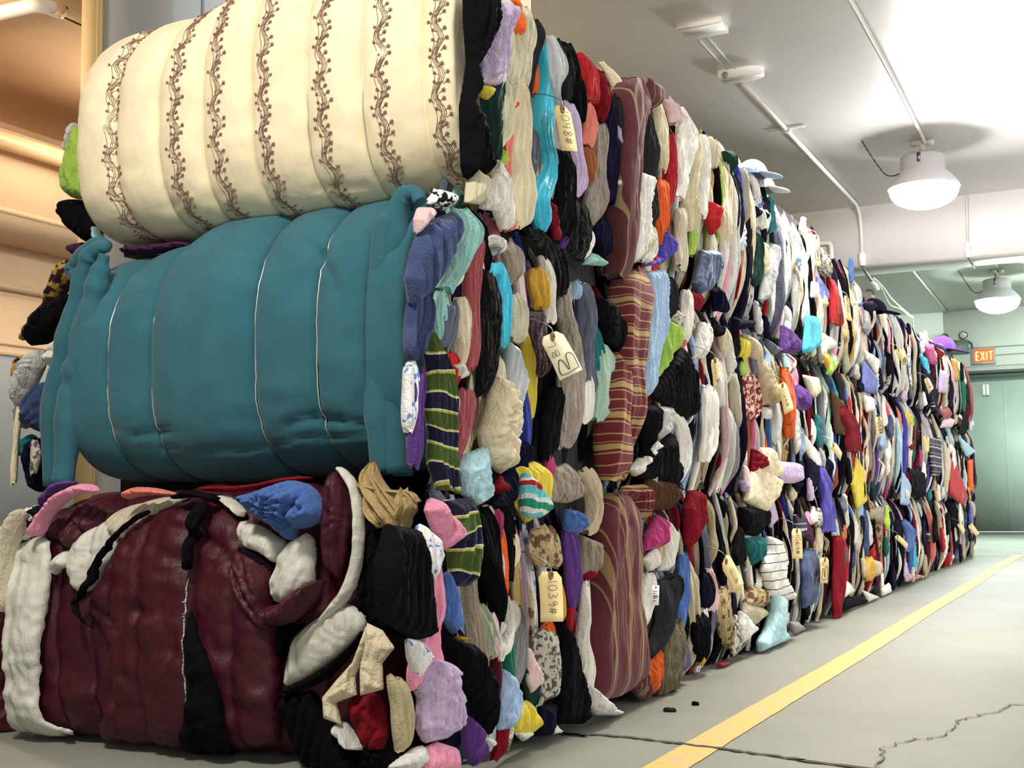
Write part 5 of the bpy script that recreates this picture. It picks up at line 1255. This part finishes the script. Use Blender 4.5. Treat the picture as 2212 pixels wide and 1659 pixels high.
# ------------------------------------------------------------------ loose clothes lying on and wedged between the near bales
def loose(name, colr, zone, pts, y, thick, cr, label, cat, group=None, n=700):
    P = Kpt(zone, pts, y); V, F = pillow(P, thick * .4, sd(), int(n * 1.8), crumple=cr * .8, wr=1.0, puff=thick * .45); V = to_F(V, y)
    o = put(name, V, [f[:, ::-1] for f in F], colr); o['label'] = label; o['category'] = cat
    if group: o['group'] = group
loose('crumpled_shirt', 'blue', 'Q', [(1180,290),(1290,262),(1400,222),(1470,200),(1570,225),(1640,330),(1640,400),(1560,450),(1495,450),(1485,525),(1400,445),(1330,405),(1280,365),(1255,320)], 3.38, .08, .085, 'bright blue crumpled shirt lying on the maroon bale under the teal bale', 'shirt', n=2200)
loose('folded_cloth', 'pink', 'Q', [(165,490),(215,485),(250,400),(330,310),(420,272),(505,270),(480,225),(400,220),(320,262),(240,350),(200,420)], 3.40, .06, .015, 'pink cloth draped over the left shoulder of the maroon bale', 'cloth')
loose('folded_cloth', 'purple', 'Q', [(228,380),(250,260),(320,203),(400,212),(320,258),(260,320)], 3.48, .06, .015, 'deep purple cloth behind the pink cloth on the maroon bale', 'cloth')
loose('cloth_scrap', 'salmon', 'Q', [(645,305),(665,238),(780,240),(900,268),(890,285),(760,280),(690,292)], 3.42, .05, .02, 'coral cloth scrap lying on the maroon bale beneath the teal comforter', 'cloth')
loose('cloth_scrap', 'black', 'Q', [(865,300),(950,245),(1110,285),(1095,312),(1000,290),(900,300)], 3.42, .05, .03, 'black cloth scrap beside the coral scrap on the maroon bale', 'cloth')
loose('printed_blouse', 'zebra', 'Q', [(75,480),(140,340),(235,318),(225,380),(180,480),(110,535)], 3.48, .08, .04, 'grey printed blouse bunched up left of the pink cloth', 'blouse')
loose('knit_sweater', 'ecru', 'Q', [(-40,480),(60,430),(95,345),(128,360),(105,450),(62,560),(48,690),(36,870),(-40,870)], 3.40, .10, .02, 'off white knit sweater hanging at the left edge of the maroon bale', 'sweater')
parts = []
for pts_, th_ in (([(1895,126,50),(1900,200,90),(1955,300,150),(2030,400,120),(2040,472,40)], .05), ([(1828,220,20),(1872,235,50),(1940,258,90),(2040,272,120),(2108,330,60)], .045), ([(1880,270,50),(1910,360,90),(1960,432,70)], .05), ([(2060,270,40),(2085,340,70),(2055,410,50)], .055)):
    rows = []
    for x, yy_, w in pts_:
        c = hit(px('Q', x, yy_), 1, 3.42); a_ = hit(px('Q', x - w/2, yy_), 1, 3.42); b_ = hit(px('Q', x + w/2, yy_), 1, 3.42); rows.append((c[0], c[2], abs(b_[0] - a_[0])))
    V, F = strip(rows, th_, 3.2, sd(), 40, 36, .01, .5); parts.append((to_F(V, 3.42), [f[:, ::-1] for f in F]))
V, F = join(parts); o = put('crumpled_shirt', V, F, 'tan'); o['label'] = 'tan crumpled shirt wedged at the corner under the teal comforter'; o['category'] = 'shirt'
loose('cloth_scrap', 'crimson', 'Q', [(1000,235),(1250,232),(1480,180),(1600,190),(1500,225),(1230,262),(1040,262)], 3.50, .05, .02, 'dark red cloth strip showing just under the teal comforter', 'cloth')
def cap(col_, c, s, label, tilt=0):
    t = thing('baseball_cap', c, label, 'cap', 'caps on top of the stacks')
    V = []; n = 20; m = 8
    for i in range(m + 1):
        a = math.pi / 2 * i / m
        for j in range(n): b = 2*math.pi*j/n; V.append((c[0] + s*.095*math.cos(a)*math.cos(b), c[1] + s*.11*math.cos(a)*math.sin(b), c[2] + s*.105*math.sin(a)))
    F = [[(i*n + j, i*n + (j+1) % n, (i+1)*n + (j+1) % n, (i+1)*n + j) for i in range(m) for j in range(n)]]
    put('crown', V, F, col_, t)
    bl_ = np.array([(.05, -.085), (.11, -.08), (.17, -.05), (.19, 0), (.17, .05), (.11, .08), (.05, .085)]) * s
    r_ = pillow(bl_, .012 * s, 5, 120, wr=.1); V, F = r_
    put('brim', np.c_[c[0] + V[:, 0], c[1] + V[:, 1], c[2] + .012 + V[:, 2] - .25 * np.maximum(V[:, 0] - .05*s, 0)], F, col_, t)
for col_, z, p, s, lab in (('skyblue', 'D', (1245, 770), 1.0, 'pale blue baseball cap on top of the third stack'), ('white', 'D', (1300, 872), 1.0, 'white cap beside the pale blue cap on the stack top'),
    ('navy', 'G', (715, 680), 1.25, 'navy cap on top of the stacks in front of the far wall'), ('purple', 'G', (1165, 925), 1.7, 'dark purple cap on top of the farthest stack')):
    h_ = hit(px(z, *p), 0, XF - .02); cap(col_, (h_[0], h_[1], h_[2]), s, lab)

# ------------------------------------------------------------------ tags
m_manila = fabric('manila', (226,204,150), bump=.05, vary=.04, sheen=0); m_manila2 = fabric('pale_manila', (240,230,196), bump=.05, vary=.02, sheen=0)
m_ink = plain('ink', (44,42,50), .6)
for zone, cs, wr_, lab in TAGS:
    xo = XF + (.13 if zone in 'ABC' else .14 if zone in 'DEF' else .12)
    tl, tr, br, bl_ = [hit(px(zone, *p), 0, xo) for p in cs]
    def at(s_, t_): return tl * (1-s_)*(1-t_) + tr * (1-s_)*t_ + br * s_*t_ + bl_ * s_*(1-t_)
    ey = at(.07, .5)
    t = thing('hang_tag', tuple(ey), lab, 'tag', 'manila tags on the bales')
    ol = [(0, .2), (0, .8), (.09, 1), (1, 1), (1, 0), (.09, 0)]
    gs = np.linspace(0, 1, 9); V = []
    for q in gs:
        lo_, hi_ = (np.interp(q, [0, .09], [.2, 0]), np.interp(q, [0, .09], [.8, 1]))
        for e in (lo_, .5, hi_): V.append(at(q, e) + (.006 * math.sin(q * 2.2), 0, 0))
    V = np.array(V); nV = len(V); V2 = np.vstack([V, V - (.002, 0, 0)])
    F = []
    for i in range(8):
        for j in range(2):
            a, b, c, d = i*3 + j, i*3 + j + 1, (i+1)*3 + j + 1, (i+1)*3 + j
            F += [(a, d, c, b), (a + nV, b + nV, c + nV, d + nV)]
        F += [(i*3, i*3 + nV, (i+1)*3 + nV, (i+1)*3), (i*3 + 2, (i+1)*3 + 2, (i+1)*3 + 2 + nV, i*3 + 2 + nV)]
    F += [(24, 24 + nV, 25 + nV, 25), (25, 25 + nV, 26 + nV, 26), (0, 1, 1 + nV, nV), (1, 2, 2 + nV, 1 + nV)]
    put('card', V2, [F], m_manila2 if 'pale tag' in lab else m_manila, t, smooth=False)
    wd = np.linalg.norm(tr - tl); a = np.linspace(0, 2*math.pi, 13); rr = min(.012, wd * .09)
    V, F = tube(np.c_[np.full(13, ey[0] + .003), ey[1] + rr * np.cos(a), ey[2] + rr * np.sin(a)], rr * .45, 5); put('eyelet', V, F, plain('eyelet', (140,104,78), .6), t)
    V, F = tube(smoothpath([ey + (.004, 0, 0), ey + (.0, 0, .03), ey + (-.05, .004, .06), ey + (-.12, .01, .08)], 10), .0018, 5); put('string', V, F, m_steel, t)
    dn = (bl_ - tl); Ln = np.linalg.norm(dn); dn = dn / Ln; rt = (tr - tl) / wd
    nr = np.array([1.0, 0, 0])
    for txt, s0, hf, turn in wr_:
        H = hf * wd; avail = (.93 - s0) * Ln if turn == 'cw' else (H * .8 * len(txt) if len(txt) > 1 else H * .75)
        if turn == 'cw': w = min(avail / (len(txt) * 1.12), H * 1.0); gap = w * .14; org = at(s0, .5) - rt * H / 2 + nr * .009; V, F = strokes(txt, org, dn, rt, nr, H, w, gap, max(.0011, H * .013))
        elif len(txt) > 1: w = avail / len(txt) * .8; gap = w * .3; org = at(s0, .1) + rt * H + nr * .009; V, F = strokes(txt, org, -dn, -rt, nr, H, w, gap, max(.0011, H * .014))
        else: w = H * .7; org = at(s0, .5) + rt * H / 2 + nr * .009; V, F = strokes(txt, org, -dn, -rt, nr, H, w, 0, max(.0012, H * .012))
        put('handwriting', V, F, m_ink, t)
# printed swing ticket on the charcoal trousers
xo = XF + .12; tl, tr, br, bl_ = [hit(px('F', *p), 0, xo) for p in [(487,812),(535,812),(532,945),(485,945)]]
t = thing('price_ticket', tuple((tl + tr) / 2), 'small white printed swing ticket on the charcoal trousers', 'tag')
V = np.array([tl, tr, br, bl_]); V = np.vstack([V, V - (.0015, 0, 0)]); put('card', V, [[(0,3,2,1),(4,5,6,7),(0,1,5,4),(1,2,6,5),(2,3,7,6),(3,0,4,7)]], plain('ticket_white', (236,236,232), .6), t, smooth=False)
parts = []
for j, (s_, w) in enumerate([(.3, .6), (.4, .5), (.52, .7), (.58, .7), (.64, .55), (.78, .4)]):
    c = tl * (1 - s_) + bl_ * s_ + (.001, 0, 0); d = (tr - tl); parts.append(tube([c + d * .15, c + d * (.15 + w / 2), c + d * (.15 + w)], .0016, 4))
V, F = join(parts); put('print_lines', V, F, m_ink, t)
c = tl * .9 + bl_ * .1 + (tr - tl) * .5 + (.001, 0, 0); V, F = tube([c, c + (.0005, 0, 0), c + (.001, 0, 0)], .008, 10); put('red_dot', V, F, plain('dot_red', (190,40,40), .6), t)
# scraps on the floor
for p, s, col_, lab in (((690,572), .03, 'charcoal', 'small dark lint scrap on the floor near the striped comforter'), ((800,545), .018, 'black', 'tiny dark scrap on the floor by the trouser hems')):
    c = hit(RG(*p), 2, 0); a = np.linspace(0, 2*math.pi, 7)[:-1]; ol = np.c_[s * np.cos(a) * (1 + .5 * np.sin(a * 2)), s * .6 * np.sin(a)]
    V, F = pillow(ol, .01, 3, 60, wr=.5); o = put('lint_scrap', np.c_[c[0] + V[:, 0], c[1] + V[:, 1], .006 + V[:, 2]], F, col_); o['label'] = lab; o['category'] = 'scrap'
